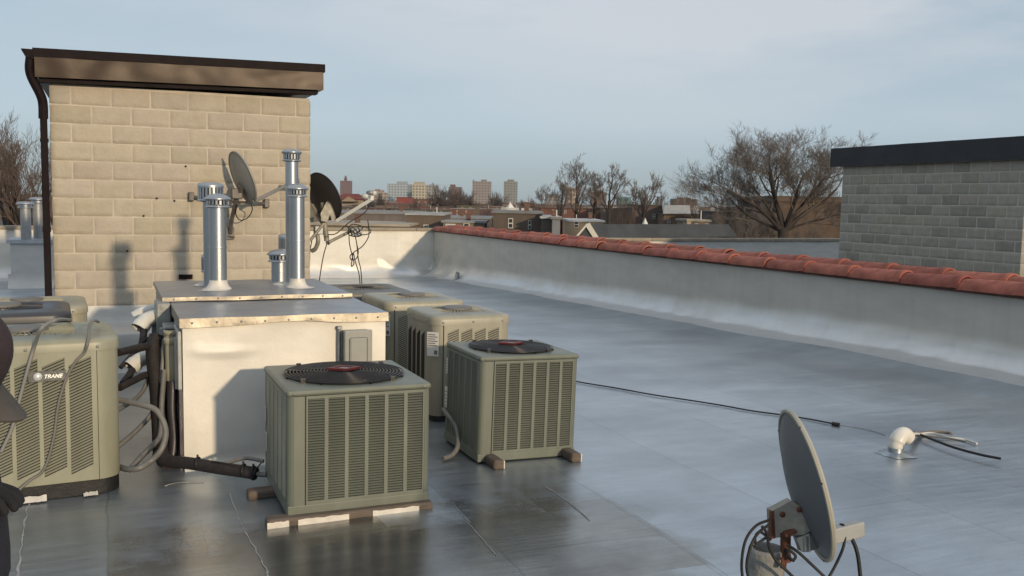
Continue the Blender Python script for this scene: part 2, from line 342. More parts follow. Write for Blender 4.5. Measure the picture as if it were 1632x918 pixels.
XR, YF, ZT = 9.30, 27.6, -0.925          # parapet face, far wall face, coping height
def roof():
    b = MB()
    xs = [-9+i*0.35 for i in range(53)]; xs[-1] = XR+0.1
    xs = [x for x in xs if x < XR]+[XR+0.1]
    ys = [-4+j*0.35 for j in range(91)]+[YF+0.1]
    ys = [y for y in ys if y < YF]+[YF+0.1]
    def z(x, y): return roof_z(x, y)+0.012*nse((x*0.55, y*0.55, 3.1))+0.004*nse((x*2.1, y*2.1, 0.4))
    nx = len(xs)
    vs_ = [V((x, y, z(x, y))) for y in ys for x in xs]
    fs = [(j*nx+i, j*nx+i+1, (j+1)*nx+i+1, (j+1)*nx+i) for j in range(len(ys)-1) for i in range(nx-1)]
    b.add(vs_, fs, True)
    tag(b.build('roof_surface', MROOF), kind='structure')
roof()

def parapet(name, label, p0, p1, inward, thick, zt, m_=None):
    """membrane clad wall: grid from the cant strip up, with wrinkles near the base"""
    t = thing(name, label, 'parapet', p0)
    p0 = V(p0); p1 = V(p1); d = (p1-p0); Ln = d.length; d.normalize(); inn = V(inward)
    prof = [(0.46, 0.0), (0.28, 0.030), (0.15, 0.090), (0.055, 0.19), (0.0, 0.34), (0.0, 0.5), (0.0, 0.65), (0.0, 0.8), (0.0, 0.9), (0.0, 1.0)]
    nu = int(Ln/0.11); b = MB()
    def fn(u, v):
        i = min(int(v*(len(prof)-1)+1e-6), len(prof)-2); f = v*(len(prof)-1)-i
        q = (prof[i][0]*(1-f)+prof[i+1][0]*f, prof[i][1]*(1-f)+prof[i+1][1]*f)
        p = p0+d*(Ln*u); rz = roof_z(p.x+inn.x*q[0], p.y+inn.y*q[0])-0.016
        hh = zt-rz
        zz = rz+min(q[1], 0.32)+(max(q[1]-0.32, 0)/0.68)*(hh-0.32)
        s_ = Ln*u
        low = max(0, 1-abs(q[1]-0.16)/0.22)
        w = 0.024*nse((s_*0.9, q[1]*2.0, 5.0))+low*(0.055*abs(nse((s_*1.7+q[1]*2.5, q[1]*1.3, 1.0))))+0.006*nse((s_*4, q[1]*4, 2.0))
        e_c = Ln-s_; w += 0.15*math.exp(-e_c/1.6)*max(0, 1-q[1]/0.8)*math.sin(e_c*4.6-q[1]*7.0)*min(1, e_c/0.15)
        if q[1] > 0.985: w = 0
        return V((p.x, p.y, zz))+inn*(q[0]+w)
    b.grid(fn, nu, 27)
    # back and ends
    o = inn*(-thick)
    zb = -2.9
    a0, a1 = p0-inn*0.03, p1-inn*0.03
    b.box((min(a0.x, a1.x, (a0+o).x, (a1+o).x), min(a0.y, a1.y, (a0+o).y, (a1+o).y), zb), (max(a0.x, a1.x, (a0+o).x, (a1+o).x), max(a0.y, a1.y, (a0+o).y, (a1+o).y), zt-0.005))
    o = b.build('membrane_wall', m_ or MMEMB, t); me = o.data; M_ = wm(o); at_ = me.attributes.new('coat', 'FLOAT', 'POINT')
    for v in me.vertices:
        q = M_ @ v.co; h = q.z-roof_z(q.x, q.y); sl = (q-p0).dot(d)
        k = (0.40-h+0.16*nse((sl*0.8, h*2, 3.3))+0.07*nse((sl*3.1, h*4, 1.3)))/0.30
        at_.data[v.index].value = min(1, max(0, k))
    return t
pr = parapet('parapet_wall', 'long silver coated parapet wall along the right of the roof, topped by red clay tiles', (XR, -4, -2), (XR, YF, -2.4), (-1, 0, 0), 0.34, ZT)
pf = parapet('parapet_wall', 'sunlit cream parapet wall with stone coping across the far end of the roof', (-12, YF, -2.4), (XR, YF, -2.4), (0, -1, 0), 0.34, ZT-0.03, MMEMB2)
b = MB()
x = -12.0
while x < XR+0.3:
    x2 = min(x+2.3, XR+0.34); b.box((x+0.006, YF-0.07, ZT-0.03), (x2-0.006, YF+0.42, ZT+0.055), bev=0.012); x = x2
b.build('coping', MSTONE, pf)

# clay tile coping, each tile its own object on the parapet
def tile_mesh(flip=1):
    b = MB(); Lt = 0.89; n = 12
    def ring(y, r, zoff): return [V((r*1.12*math.cos(math.pi*k/n), y, r*math.sin(math.pi*k/n)+zoff)) for k in range(n+1)]
    st = [(0.0, 0.146, 0.008), (0.02, 0.151, 0.009), (0.07, 0.152, 0.009), (0.12, 0.147, 0.006), (0.16, 0.145, 0.003), (0.5, 0.140, 0.0), (0.92, 0.132, -0.003)]
    rows = [ring(y, r, z) for y, r, z in st]; m = n+1
    inner = [ring(y, r-0.016, z) for y, r, z in st]
    vs_ = [p for r in rows for p in r]; fs = [(i*m+k, i*m+k+1, (i+1)*m+k+1, (i+1)*m+k) for i in range(len(st)-1) for k in range(n)]
    b.add(vs_, fs, True)
    vs2 = rows[0]+inner[0]; b.add(vs2, [(k, k+1, m+k+1, m+k) for k in range(n)])
    vs2 = rows[-1]+inner[-1]; b.add(vs2, [(k, k+1, m+k+1, m+k) for k in range(n)])
    return b
tt = None; ntile = 0
rt = random.Random(3)
for row, (tx, tz, off) in enumerate(((XR+0.05, ZT-0.008, 0.0), (XR+0.285, ZT+0.05, 0.45))):
    for k in range(-1, 24):
        y = 27.05-0.89*k+off
        if y > 27.2 or y < 5.0: continue
        b = tile_mesh(); c = 0.80+0.40*rt.random(); b.tone = [(c, c*(0.93+0.14*rt.random()), c)]*len(b.f)
        o = b.build('clay_coping_tile', MTILE)
        o.location = (tx+0.008*rt.uniform(-1, 1), y-0.445, tz+0.004*rt.uniform(-1, 1)); o.rotation_euler = (0.012*rt.uniform(-1, 1), 0, 0.02*rt.uniform(-1, 1))
        tag(o, ('red half round clay tile in the roof side coping row of the right parapet' if row == 0 else 'red half round clay tile in the outer coping row of the right parapet'),
            'coping tile', 'clay tiles capping the right parapet, roof side row' if row == 0 else 'clay tiles capping the right parapet, outer row')
b = MB(); b.box((XR-0.04, -4, ZT-0.045), (XR+0.40, YF-0.1, ZT-0.004)); b.build('coping_bed', mat('tile_bedding_mortar', (0.2, 0.12, 0.1), 0.9, var=.3), pr)

# scupper pipe near the corner
t = thing('scupper_pipe', 'short bent grey drain pipe poking out of the far right corner of the parapet base', 'drain pipe', (9.1, 24.6, -2.3))
b = MB(); P0 = atX(729, 437, 9.12); P1 = atX(727, 446, 9.05); P2 = atX(722, 451, 8.98)
b.tube(spline([P0+V((0.02, 0, 0.05)), P0, P1, P2], 5), 0.062, 10, False); b.build('pipe', MGREY, t)

# ------------------------------------------------------------------ penthouse
def block_wall(b, mb, org, du, nrm, width, z0, z1, bw, bh, joint, rough, rnd, tone_fn, course0=0, halfs=None):
    """blocks as relief faces on b, mortar sheet on mb"""
    du = V(du); nrm = V(nrm); org = V(org)
    mb.add([org+V((0, 0, z0))-nrm*0.001, org+du*width+V((0, 0, z0))-nrm*0.001, org+du*width+V((0, 0, z1))-nrm*0.001, org+V((0, 0, z1))-nrm*0.001], [(0, 1, 2, 3)])
    z = z0; c = course0
    while z < z1-0.02:
        zt = min(z+bh, z1); u = -(bw/2 if c % 2 else 0.0)
        while u < width-0.01:
            a, e = max(u, 0), min(u+bw, width)
            if e-a > 0.03:
                seed = rnd.random()*100; jj = joint/2
                x0, x1, y0, y1 = a+(jj if a > 0 else 0), e-(jj if e < width else 0), z+jj, zt-jj
                tl = rnd.uniform(-1, 1)*rough*0.25
                def fn(p, q):
                    uu = x0+(x1-x0)*p; zz = y0+(y1-y0)*q
                    e_ = min(p, 1-p)*(x1-x0); f_ = min(q, 1-q)*(y1-y0); k = min(1, min(e_, f_)/0.009)
                    h = rough*(0.35*nse((uu*6, zz*9, seed))+0.3*nse((uu*19, zz*19, seed)))+tl+rough*0.55
                    return org+du*uu+V((0, 0, zz))+nrm*(k*h+(k-1)*0.004)
                def us(n_, sz): e_ = 0.010/sz; return [0.0]+[e_+(1-2*e_)*k/n_ for k in range(n_+1)]+[1.0]
                ua = us(max(2, int((x1-x0)/0.04)), x1-x0); va_ = us(max(2, int((y1-y0)/0.04)), y1-y0); nu_, nv_ = len(ua), len(va_)
                b.add([fn(p, q) for q in va_ for p in ua], [(j_*nu_+i_, j_*nu_+i_+1, (j_+1)*nu_+i_+1, (j_+1)*nu_+i_) for j_ in range(nv_-1) for i_ in range(nu_-1)], True, tone_fn(rnd))
            u += bw
        z = zt; c += 1
rb = random.Random(11)
YP = 11.35
ph = thing('stair_penthouse', 'tan split face block stair penthouse with brown metal fascia at left of the roof', 'penthouse', (0.8, YP, -1.45))
b = MB(); mb = MB()
def ptone(r):
    c = r.uniform(0.93, 1.05); return (c, c*r.uniform(0.985, 1.01), c*r.uniform(0.96, 1.02))
PZ0 = -1.268
block_wall(b, mb, (-0.575, YP, 0), (1, 0, 0), (0, -1, 0), 2.805, PZ0, 1.19, 0.4064, 0.2032, 0.010, 0.012, rb, ptone, 0)
block_wall(b, mb, (2.23, YP, 0), (0, 1, 0), (1, 0, 0), 3.2, PZ0, 1.19, 0.4064, 0.2032, 0.011, 0.016, rb, ptone, 1)
block_wall(b, mb, (-0.575, YP+3.2, 0), (0, -1, 0), (-1, 0, 0), 3.2, PZ0, 1.19, 0.4064, 0.2032, 0.011, 0.016, rb, ptone, 1)
mb.box((-0.56, YP+0.012, -2.2), (2.215, YP+3.2, 1.19))
w = b.build('block_wall', MBLOCK, ph); mb.build('mortar', MMORTAR, w)
# flashing and raised base
b = MB()
def flash(u, v):
    p = V((-0.70+u*2.98, 0, 0)); prof = [(-0.02, -1.25), (-0.03, -1.30), (-0.035, -1.38), (-0.05, -1.43), (-0.13, -1.47), (-0.35, -1.475), (-0.62, -1.48), (-0.66, -1.485), (-0.68, -1.55), (-0.69, -1.72), (-0.70, -1.86), (-0.80, -1.92)]
    i = min(int(v*11+1e-6), 10); f = v*11-i
    y = prof[i][0]*(1-f)+prof[i+1][0]*f; z = prof[i][1]*(1-f)+prof[i+1][1]*f
    w_ = 0.012*nse((p.x*2.5, v*7, 8))
    return V((p.x, YP+y-w_, z+0.008*nse((p.x*2.2, v*5, 1))))
b.grid(flash, 40, 33); b.build('base_flashing', MWALL, ph)
# roof edge
def zroof(x): return 1.53+(x+0.73)*0.018
rf = MB()
x0, x1 = -0.70, 2.36
yf = YP-0.16
def slab(bm_, xa, xb, ya, yb, lo, hi):
    bm_.add([V((xa, ya, zroof(xa)+lo)), V((xb, ya, zroof(xb)+lo)), V((xb, yb, zroof(xb)+lo)), V((xa, yb, zroof(xa)+lo)),
            V((xa, ya, zroof(xa)+hi)), V((xb, ya, zroof(xb)+hi)), V((xb, yb, zroof(xb)+hi)), V((xa, yb, zroof(xa)+hi))],
           [(0, 3, 2, 1), (4, 5, 6, 7), (0, 1, 5, 4), (1, 2, 6, 5), (2, 3, 7, 6), (3, 0, 4, 7)])
slab(rf, x0, x1, yf, YP+3.4, -0.30, -0.09)
rfo = rf.build('roof', MBROWN, ph)
f2 = MB()
slab(f2, x0-0.02, x1+0.022, yf-0.022, YP+3.42, -0.092, 0.0); f2.build('drip_edge', MDKBROWN, rfo)
f3 = MB(); slab(f3, x0+0.03, x1-0.05, yf+0.05, YP+0.06, -0.345, -0.302); f3.build('soffit_trim', MDKBROWN, rfo)
# wavy oil canning on the fascia: a thin separate skin
f4 = MB()
f4.grid(lambda u, v: V((x0-0.004+u*(x1-x0+0.008), yf-0.004-0.010*nse((u*7, v*0.9, 4))-0.006*nse((u*15, v*1.5, 9))-0.006, zroof(x0+u*(x1-x0))-0.302+v*0.212)), 70, 8)
f4.build('fascia', MBROWN, rfo)
# gutter along the left eave, seen end-on, and downspout
g = MB()
prof = [(-0.69, 1.415), (-0.72, 1.415), (-0.745, 1.43), (-0.775, 1.46), (-0.79, 1.49), (-0.825, 1.50), (-0.825, 1.515), (-0.70, 1.515)]
g.prism([V((px_, YP-0.17, z)) for px_, z in prof], None, (0, 3.5, 0)); gu = g.build('gutter', MDKBROWN, ph)
d = MB()
pa = spline([V((-0.745, YP-0.10, 1.43)), V((-0.755, YP-0.10, 1.32)), V((-0.735, YP-0.09, 1.22)), V((-0.66, YP-0.07, 1.05)), V((-0.64, YP-0.06, 0.95)), V((-0.64, YP-0.06, 0.80))], 4)
d.tube(pa, 0.048, 8)
d.box((-0.672, YP-0.10, -1.30), (-0.603, YP-0.03, 0.98), bev=0.008)
d.box((-0.677, YP-0.105, -0.42), (-0.598, YP-0.0, -0.36)); d.box((-0.677, YP-0.105, 0.55), (-0.598, YP-0.0, 0.59))
d.build('downspout', MDKBROWN, ph)
b = MB()
for px_, py_ in ((250, 316), (278, 320), (203, 400), (229, 344), (296, 265)):
    p = atY(px_, py_, YP-0.014); b.lathe([(0.0, -0.012), (0.011, -0.010), (0.012, 0.0)], p, 8, axis=(0, 1, 0))
b.build('wall_anchor', MBLACK, ph)
# louvre at base of the wall behind the curb
b = MB(); p = atY(296, 441, YP-0.03); b.box((p.x-0.075, p.y-0.02, p.z-0.025), (p.x+0.075, p.y+0.03, p.z+0.025)); tag(b.build('wall_vent', MDKBROWN, ph))

# ------------------------------------------------------------------ right block building
rb2 = random.Random(5)
XB = 14.56
t = thing('block_bulkhead', 'grey concrete block bulkhead with dark navy roof edge beyond the tiled parapet', 'bulkhead', (XB+2, 13.4, -2))
b = MB(); mb = MB()
def gtone(r):
    c = r.choice((1.0, 1.0, 1.04, 0.96, 0.94, 0.90, 0.82, 0.78, 1.03)); return (c, c*r.uniform(0.98, 1.01), c*r.uniform(0.96, 1.03))
GZ0 = -2.15
block_wall(b, mb, (XB, 15.66, 0), (0, -1, 0), (-1, 0, 0), 4.40, GZ0, 0.90, 0.4064, 0.2032, 0.010, 0.006, rb2, gtone, 0)
block_wall(b, mb, (XB, 11.26, 0), (1, 0, 0), (0, -1, 0), 3.2, GZ0, 0.90, 0.4064, 0.2032, 0.010, 0.006, rb2, gtone, 1)
mb.box((XB+0.012, 11.272, -3), (XB+4, 15.65, 0.9))
w = b.build('block_wall', MBLOCKG, t); mb.build('mortar', MMORTARG, w)
b = MB()
def cap(u, v):
    y = 15.95-u*4.95; return V((XB-0.10-0.012*nse((y*2, v, 3)), y, 0.885+v*0.40+0.01*u+0.006*nse((y*3, v, 7))))
b.grid(cap, 50, 6)
b.box((XB-0.095, 11.0, 0.90), (XB+4.2, 15.95, 1.285)); b.build('roof', MNAVY, t)

w2 = MB(); w2.box((21.4, 15.7, -2.4), (34.0, 20.0, 1.15)); w2.box((18.5, 13.0, -2.4), (21.4, 16.5, 0.2)); w2.build('unseen_shade_block', MBLOCKG, t)  # added masses, unseen behind the bulkhead, that shade the neighbouring parapet
# neighbouring roof: parapet and deck beyond the tiles
nb = MB(); nb.grid(lambda u, v: V((XR+0.4+u*30, -4+v*33, -2.35)), 10, 10); tag(nb.build('neighbour_roof_surface', MROOF), kind='structure')
t = thing('neighbour_parapet', 'low pale parapet wall with stone coping on the neighbouring roof beyond the red tiles', 'parapet', (20, 29.2, -2.35))
b = MB(); b.grid(lambda u, v: V((12.9+u*18, 29.2-0.02*nse((u*20, v*2, 1)), -2.35+v*1.02)), 90, 6); b.box((12.9, 29.21, -2.4), (30.9, 29.5, -1.33)); b.build('wall', MWALL, t)
b = MB(); x = 12.85
while x < 31: b.box((x, 29.12, -1.335), (x+1.79, 29.58, -1.235), bev=0.012); x += 1.8
b.build('coping', MSTONE, t)
b = MB(); p0 = at(893, 381, 27); p1 = at(953, 388, 24); b.beam(p0, p1, 0.4, 0.13); tag(b.build('wall_coping', MSTONE), 'short grey stone coping slab jutting behind the red tiles beside the white gable', 'coping')

# ================================================================== AIR CONDITIONERS
def louver_panel(pl, dk, o, du, dn, w, h, mx0, mx1, mz0, mz1, ncol, gap, rows, slant=0.0, depth=0.014, lip=None):
    """frame, mullions and slats on pl, the dark sheet behind on dk. o: lower left corner on the wall"""
    o = V(o); du = V(du); dn = V(dn); dz = V((0, 0, 1))
    def P(u, z, n): return o+du*u+dz*z+dn*n
    def bx(u0, u1, z0, z1, n0, n1, zs0=0.0, zs1=0.0):
        pl.add([P(u0, z0, n0), P(u1, z0+zs0, n0), P(u1, z1+zs1, n0), P(u0, z1, n0), P(u0, z0, n1), P(u1, z0+zs0, n1), P(u1, z1+zs1, n1), P(u0, z1, n1)],
               [(0, 1, 2, 3), (7, 6, 5, 4), (0, 4, 5, 1), (1, 5, 6, 2), (2, 6, 7, 3), (3, 7, 4, 0)])
    iw = w-mx0-mx1; cw = (iw-gap*(ncol-1))/ncol; rise = slant*cw
    dk.add([P(mx0*0.6, mz0*0.6, 0.002), P(w-mx1*0.6, mz0*0.6, 0.002), P(w-mx1*0.6, h-mz1*0.6, 0.002), P(mx0*0.6, h-mz1*0.6, 0.002)], [(0, 1, 2, 3)])
    bx(0, mx0, 0, h, 0.0, depth); bx(w-mx1, w, 0, h, 0.0, depth)
    u = mx0
    for c in range(ncol):
        bx(u, u+cw, 0, mz0, 0.0, depth, 0, rise); bx(u, u+cw, h-mz1-rise, h, 0.0, depth, rise, 0)
        if c < ncol-1: bx(u+cw, u+cw+gap, 0, h, 0.0, depth)
        z0 = mz0; z1 = h-mz1-rise; p = (z1-z0)/rows
        for r in range(rows):
            zb = z0+r*p+p*0.46; zt = z0+(r+1)*p-0.0005
            # slat leans out at its lower edge
            pl.add([P(u, zb, depth*1.15), P(u+cw, zb+rise, depth*1.15), P(u+cw, zt+rise, depth*0.30), P(u, zt, depth*0.30),
                    P(u, zb+0.0015, depth*0.9), P(u+cw, zb+rise+0.0015, depth*0.9), P(u+cw, zt+rise-0.003, depth*0.15), P(u, zt-0.003, depth*0.15)],
                   [(0, 1, 2, 3), (7, 6, 5, 4), (0, 4, 5, 1), (2, 6, 7, 3)])
        u += cw+gap
def fan_top(t, c, r, paint, nring=14, emblem=True, h0=0.0):
    """wire guard over a dark fan well; c: centre on the top in local space"""
    c = V(c)
    w = MB(); w.lathe([(r*0.98, 0.004), (0.0, 0.004)], c, 48); fw = w.build('fan_well', MCOIL, t, True)
    f = MB()
    for k in range(3):
        a = k*2.094+0.4; M = Matrix.Translation(c+V((0, 0, 0.008))) @ Matrix.Rotation(a, 4, 'Z') @ Matrix.Rotation(0.06, 4, 'X')
        f.add([M @ V(p) for p in ((0.06, -0.03, 0), (r*0.9, -0.12, 0), (r*0.93, 0.10, 0.004), (0.06, 0.05, 0))], [(0, 1, 2, 3)])
    f.build('fan_blade', mat('fan_blade_grey', (0.05, 0.05, 0.05), .5), fw, True)
    g = MB()
    def hz(q): return 0.012+0.014*(1-(q/r)**2)
    for k in range(nring):
        q = r*(0.22+0.78*(k+1)/nring); pts = [c+V((q*math.cos(a*math.pi/24), q*math.sin(a*math.pi/24), hz(q))) for a in range(49)]
        g.tube(pts, 0.0036, 5, False)
    for k in range(8):
        a = k*math.pi/4+0.2; g.tube([c+V((q*math.cos(a), q*math.sin(a), hz(q)-0.006)) for q in (r*0.1, r*0.4, r*0.7, r*1.0, r*1.03)], 0.005, 5)
    for k in range(4):
        a = k*math.pi/2+0.65; p = c+V((r*1.01*math.cos(a), r*1.01*math.sin(a), 0)); g.box(p-V((0.014, 0.008, 0)), p+V((0.014, 0.008, 0.026)))
    go = g.build('fan_guard', mat('guard_wire', (0.016, 0.015, 0.018), 0.32, 0.2, var=.3, scale=8), t, True)
    if emblem:
        e = MB(); zc = hz(0)+0.004; a, bb = 0.105, 0.075
        def dia(k, z0, z1, inner=None):
            pts = [(a*k, 0), (0, bb*k), (-a*k, 0), (0, -bb*k)]
            e.prism([c+V((x, y, zc+z0)) for x, y in pts], None, (0, 0, z1-z0))
        for i in range(4):
            pts = [(a, 0), (0, bb), (-a, 0), (0, -bb)]; p, q = pts[i], pts[(i+1) % 4]; k = 0.62
            e.prism([c+V((p[0], p[1], zc)), c+V((q[0], q[1], zc)), c+V((q[0]*k, q[1]*k, zc)), c+V((p[0]*k, p[1]*k, zc))], None, (0, 0, 0.012))
        eo = e.build('emblem', MRED, go, True)
        e2 = MB(); e2.prism([c+V((x*0.5, y*0.5, zc+0.001)) for x, y in ((a, 0), (0, bb), (-a, 0), (0, -bb))], None, (0, 0, 0.006)); e2.build('emblem_center', MGREY, go, True)
def square_ac(label, x, y, z, S, D, Hh, rz=0.0, tilt=0.0, paint=MSAGE, rows=38):
    t = thing('air_conditioner', label, 'air conditioner', (x, y, z), rz, 'square louvred condensers on timber sleepers'); t.rotation_euler = (0, tilt, rz)
    b = MB(); i = 0.016; b.box((i, i, 0.0), (S-i, D-i, Hh-0.03))
    b.build('coil_cabinet', MCOIL, t, True)
    pb = MB(); pb.box((0.001, 0.001, -0.012), (S-0.001, D-0.001, 0.044), bev=0.006); pb.build('base_pan', paint, t, True)
    for sx_, sy_ in ((0, 0), (1, 0), (1, 1), (0, 1)):
        r = 0.035; cx = r if sx_ == 0 else S-r; cy = r if sy_ == 0 else D-r
        a0 = {(0, 0): math.pi, (1, 0): 1.5*math.pi, (1, 1): 0, (0, 1): .5*math.pi}[(sx_, sy_)]
        vs_ = [V((cx+r*math.cos(a0+k*math.pi/12), cy+r*math.sin(a0+k*math.pi/12), zz)) for zz in (0.04, Hh-0.034) for k in range(7)]
        cp = MB(); cp.add(vs_, [(k, k+1, 8+k, 7+k) for k in range(6)], True); cp.build('corner_post', paint, t, True)
    h = Hh-0.044-0.036
    for nm, o, du, dn, wd, nc, m0, m1 in (('front', (0.036, 0.0145, 0.044), (1, 0, 0), (0, -1, 0), S-0.072, 6, 0.078, 0.010),
                                          ('left', (0.0145, D-0.036, 0.044), (0, -1, 0), (-1, 0, 0), D-0.072, 5, 0.03, 0.03),
                                          ('right', (S-0.0145, 0.036, 0.044), (0, 1, 0), (1, 0, 0), D-0.072, 5, 0.03, 0.03)):
        p = MB(); dk = MB(); louver_panel(p, dk, o, du, dn, wd, h, m0, m1, 0.022, 0.016, nc, 0.022, rows)
        po = p.build('louver_panel', paint, t, True); dk.build('coil_sheet', MCOIL, po, True)
        if nm == 'front':
            s = MB(); s.box((0.036+0.062, -0.0012, 0.044), (0.036+0.0685, 0.004, Hh-0.036)); s.build('panel_seam', MCOIL, po, True)
    c = MB()
    c.box((-0.004, -0.004, Hh-0.036), (S+0.004, D+0.004, Hh), bev=0.014); co = c.build('top_cover', paint, t, True)
    for (sx_, sy_) in ((0.035, -0.005), (S-0.04, -0.005), (-0.005, 0.04), (-0.005, D-0.05)):
        ax = (0, -1, 0) if sy_ < 0 else (-1, 0, 0); s = MB(); s.lathe([(0.007, 0), (0.006, 0.004), (0, 0.005)], (sx_, sy_, Hh-0.018), 8, ax); s.build('screw', MGREY, co, True)
    fan_top(t, (S/2, D/2+0.01, Hh), min(S, D)*0.437, paint)
    return t
ac1 = square_ac('sage green louvred condenser nearest the camera, in front of the white curb box', 0.885, 5.157, -1.783, 0.84, 0.84, 0.708, 0.0, 0.004)
ac2 = square_ac('sage green louvred condenser on two square ended sleepers, black cord trailing from its right', 2.325, 5.90, -1.812, 0.765, 0.72, 0.738, 0.0, 0.022)
# stickers on the left face of the square units
for u, (yy, z0, z1, w) in ((ac1, (0.72, 0.18, 0.30, 0.05)), (ac1, (0.76, 0.36, 0.46, 0.03)), (ac2, (0.655, 0.24, 0.40, 0.055)), (ac2, (0.67, 0.50, 0.62, 0.03))):
    b = MB(); b.box((-0.0045, yy, z0), (-0.002, yy+w, z1)); o = b.build('sticker', MPAPER, u, True)
    k = MB()
    for q in range(5): k.box((-0.0055, yy+0.006, z0+0.012+q*(z1-z0)/6), (-0.0046, yy+w-0.006, z0+0.012+q*(z1-z0)/6+0.006))
    k.build('sticker_print', MINK, o, True)

def rrect(w, d, r, n=6, inset=0.0):
    pts = []
    for cx, cy, a0 in ((r, r, math.pi), (w-r, r, 1.5*math.pi), (w-r, d-r, 0), (r, d-r, .5*math.pi)):
        for k in range(n+1):
            a = a0+k*math.pi/2/n; pts.append((cx+(r-inset)*math.cos(a), cy+(r-inset)*math.sin(a)))
    return pts
def loft(b, rings, smooth=True, capt=True, capb=False):
    n = len(rings[0]); o = [p for r in rings for p in r]
    b.add(o, [(i*n+k, i*n+(k+1) % n, (i+1)*n+(k+1) % n, (i+1)*n+k) for i in range(len(rings)-1) for k in range(n)], smooth)
    if capt: b.add(rings[-1], [tuple(range(n))])
    if capb: b.add(rings[0], [tuple(range(n-1, -1, -1))])
def round_ac(label, x, y, z, S, D, Hh, r, rz, paint, top, ncol, rows, left='slots', front=True, seamr=True, disc=True, group='round cornered condensers', base=MBLACK, deep=False, exposed=False, slant=0.36):
    t = thing('air_conditioner', label, 'air conditioner', (x, y, z), rz, group)
    b = MB(); loft(b, [[V((px_, py_, zz)) for px_, py_ in rrect(S, D, r, 8)] for zz in (0.09, Hh-0.073)], True, True, True)
    body = b.build('cabinet', MCOIL if exposed else paint, t, True)
    bb = MB(); loft(bb, [[V((px_, py_, zz)) for px_, py_ in rrect(S, D, r, 8, 0.006)] for zz in (0.0, 0.09)], True, True, True); bb.build('base_pan', base, t, True)
    h = Hh-0.075-0.095
    if front and not exposed:
        p = MB(); dk = MB(); louver_panel(p, dk, (r, -0.001, 0.095), (1, 0, 0), (0, -1, 0), S-2*r, h, 0.03, 0.03, 0.045, 0.03, ncol, 0.022, rows, slant, 0.012)
        po = p.build('louver_panel', paint, t, True); dk.build('coil_sheet', MCOIL, po, True)
        s = MB(); s.box((r-0.004, -0.004, 0.09), (r-0.0015, 0.002, Hh-0.073)); s.build('panel_seam', MCOIL, po, True); s = MB(); s.box((S-r+0.0015, -0.004, 0.09), (S-r+0.004, 0.002, Hh-0.073)); s.build('panel_seam', MCOIL, po, True)
    if left == 'slots':
        p = MB()
        n = 4; w_ = (D-2*r-0.12)/n
        for k in range(n):
            y1 = D-r-0.02-k*w_; y0 = y1-w_*0.70; e = 0.05
            p.prism([V((-0.002, y1, 0.14)), V((-0.002, y0, 0.14)), V((-0.002, y0, Hh-0.15)), V((-0.002, y1, Hh-0.15-e))], None, (0.001, 0, 0))
        p.build('side_slots', MCOIL, t, True)
    if exposed:
        p = MB()
        n = 52
        per = rrect(S, D, r, 8, -0.004); tot = 0; L_ = []
        P_ = [V((a, c, 0)) for a, c in per]; P_.append(P_[0])
        acc = 0.0
        for i in range(len(P_)-1):
            seg = (P_[i+1]-P_[i]).length; m = max(1, int(seg/0.035))
            for q in range(m):
                pp = P_[i].lerp(P_[i+1], q/m); p.box((pp.x-0.004, pp.y-0.004, 0.09), (pp.x+0.004, pp.y+0.004, Hh-0.10))
        for q in range(9):
            zz = 0.14+q*(Hh-0.28)/8
            loft(p, [[V((a, c, zz+k)) for a, c in rrect(S, D, r, 8, -0.009)] for k in (0, 0.008)], True, False)
        p.build('wire_grille', mat('coppery_coil_guard', (0.10, 0.062, 0.048), .6, .2, var=.3), t, True)
    # top cover: rolled edge, gently dished top
    c = MB(); e = 0.008
    loft(c, [[V((px_, py_, zz)) for px_, py_ in rrect(S, D, r, 8, ins)] for zz, ins in ((Hh-0.075, -e), (Hh-0.034, -e), (Hh-0.014, -e+0.006), (Hh-0.004, 0.018), (Hh, 0.045))], True, False, True)
    rim = [V((px_, py_, Hh)) for px_, py_ in rrect(S, D, r, 8, 0.045)]
    R2 = min(S, D)*0.40; cen = V((S/2, D/2, 0)); n = len(rim)
    circ = [cen+(V((p.x, p.y, 0))-cen).normalized()*R2+V((0, 0, Hh+0.008)) for p in rim]
    circ2 = [cen+(V((p.x, p.y, 0))-cen).normalized()*(R2-0.012)+V((0, 0, Hh-0.004)) for p in rim]
    loft(c, [rim, circ, circ2], True, False)
    co = c.build('top_cover', top, t, True)
    w = MB(); w.lathe([(R2-0.008, -0.05), (0.0, -0.05)], (S/2, D/2, Hh), 40); w.build('fan_well', MCOIL, co, True)
    g = MB()
    for k in range(40):
        a = 2*math.pi*k/40; g.tube([cen+V((q*math.cos(a), q*math.sin(a), Hh+hh)) for q, hh in ((R2-0.006, -0.004), (R2*0.7, 0.004), (0.13, 0.010))], 0.0052, 4, False)
    for q in (0.35, 0.5, 0.65, 0.8, 0.92):
        g.tube([cen+V((R2*q*math.cos(a*math.pi/20), R2*q*math.sin(a*math.pi/20), Hh+0.010-0.012*q)) for a in range(41)], 0.004, 4, False)
    g.build('fan_grille', top, t, True)
    if disc:
        dd = MB(); dd.lathe([(0.0, 0.036), (0.115, 0.034), (0.132, 0.029), (0.137, 0.012), (0.13, 0.006)], (S/2, D/2, Hh), 36); dd.build('motor_cap', MGRYTOP, t, True)
    for sp_, ax in [((S*u, -e, Hh-0.052), (0, -1, 0)) for u in (0.12, 0.5, 0.88)]+[((-e, D*u, Hh-0.052), (-1, 0, 0)) for u in (0.2, 0.8)]:
        s = MB(); s.lathe([(0.010, 0), (0.009, 0.005), (0, 0.006)], sp_, 8, ax); s.build('screw', MGREY, co, True)
    return t
a4 = R_(4.4)
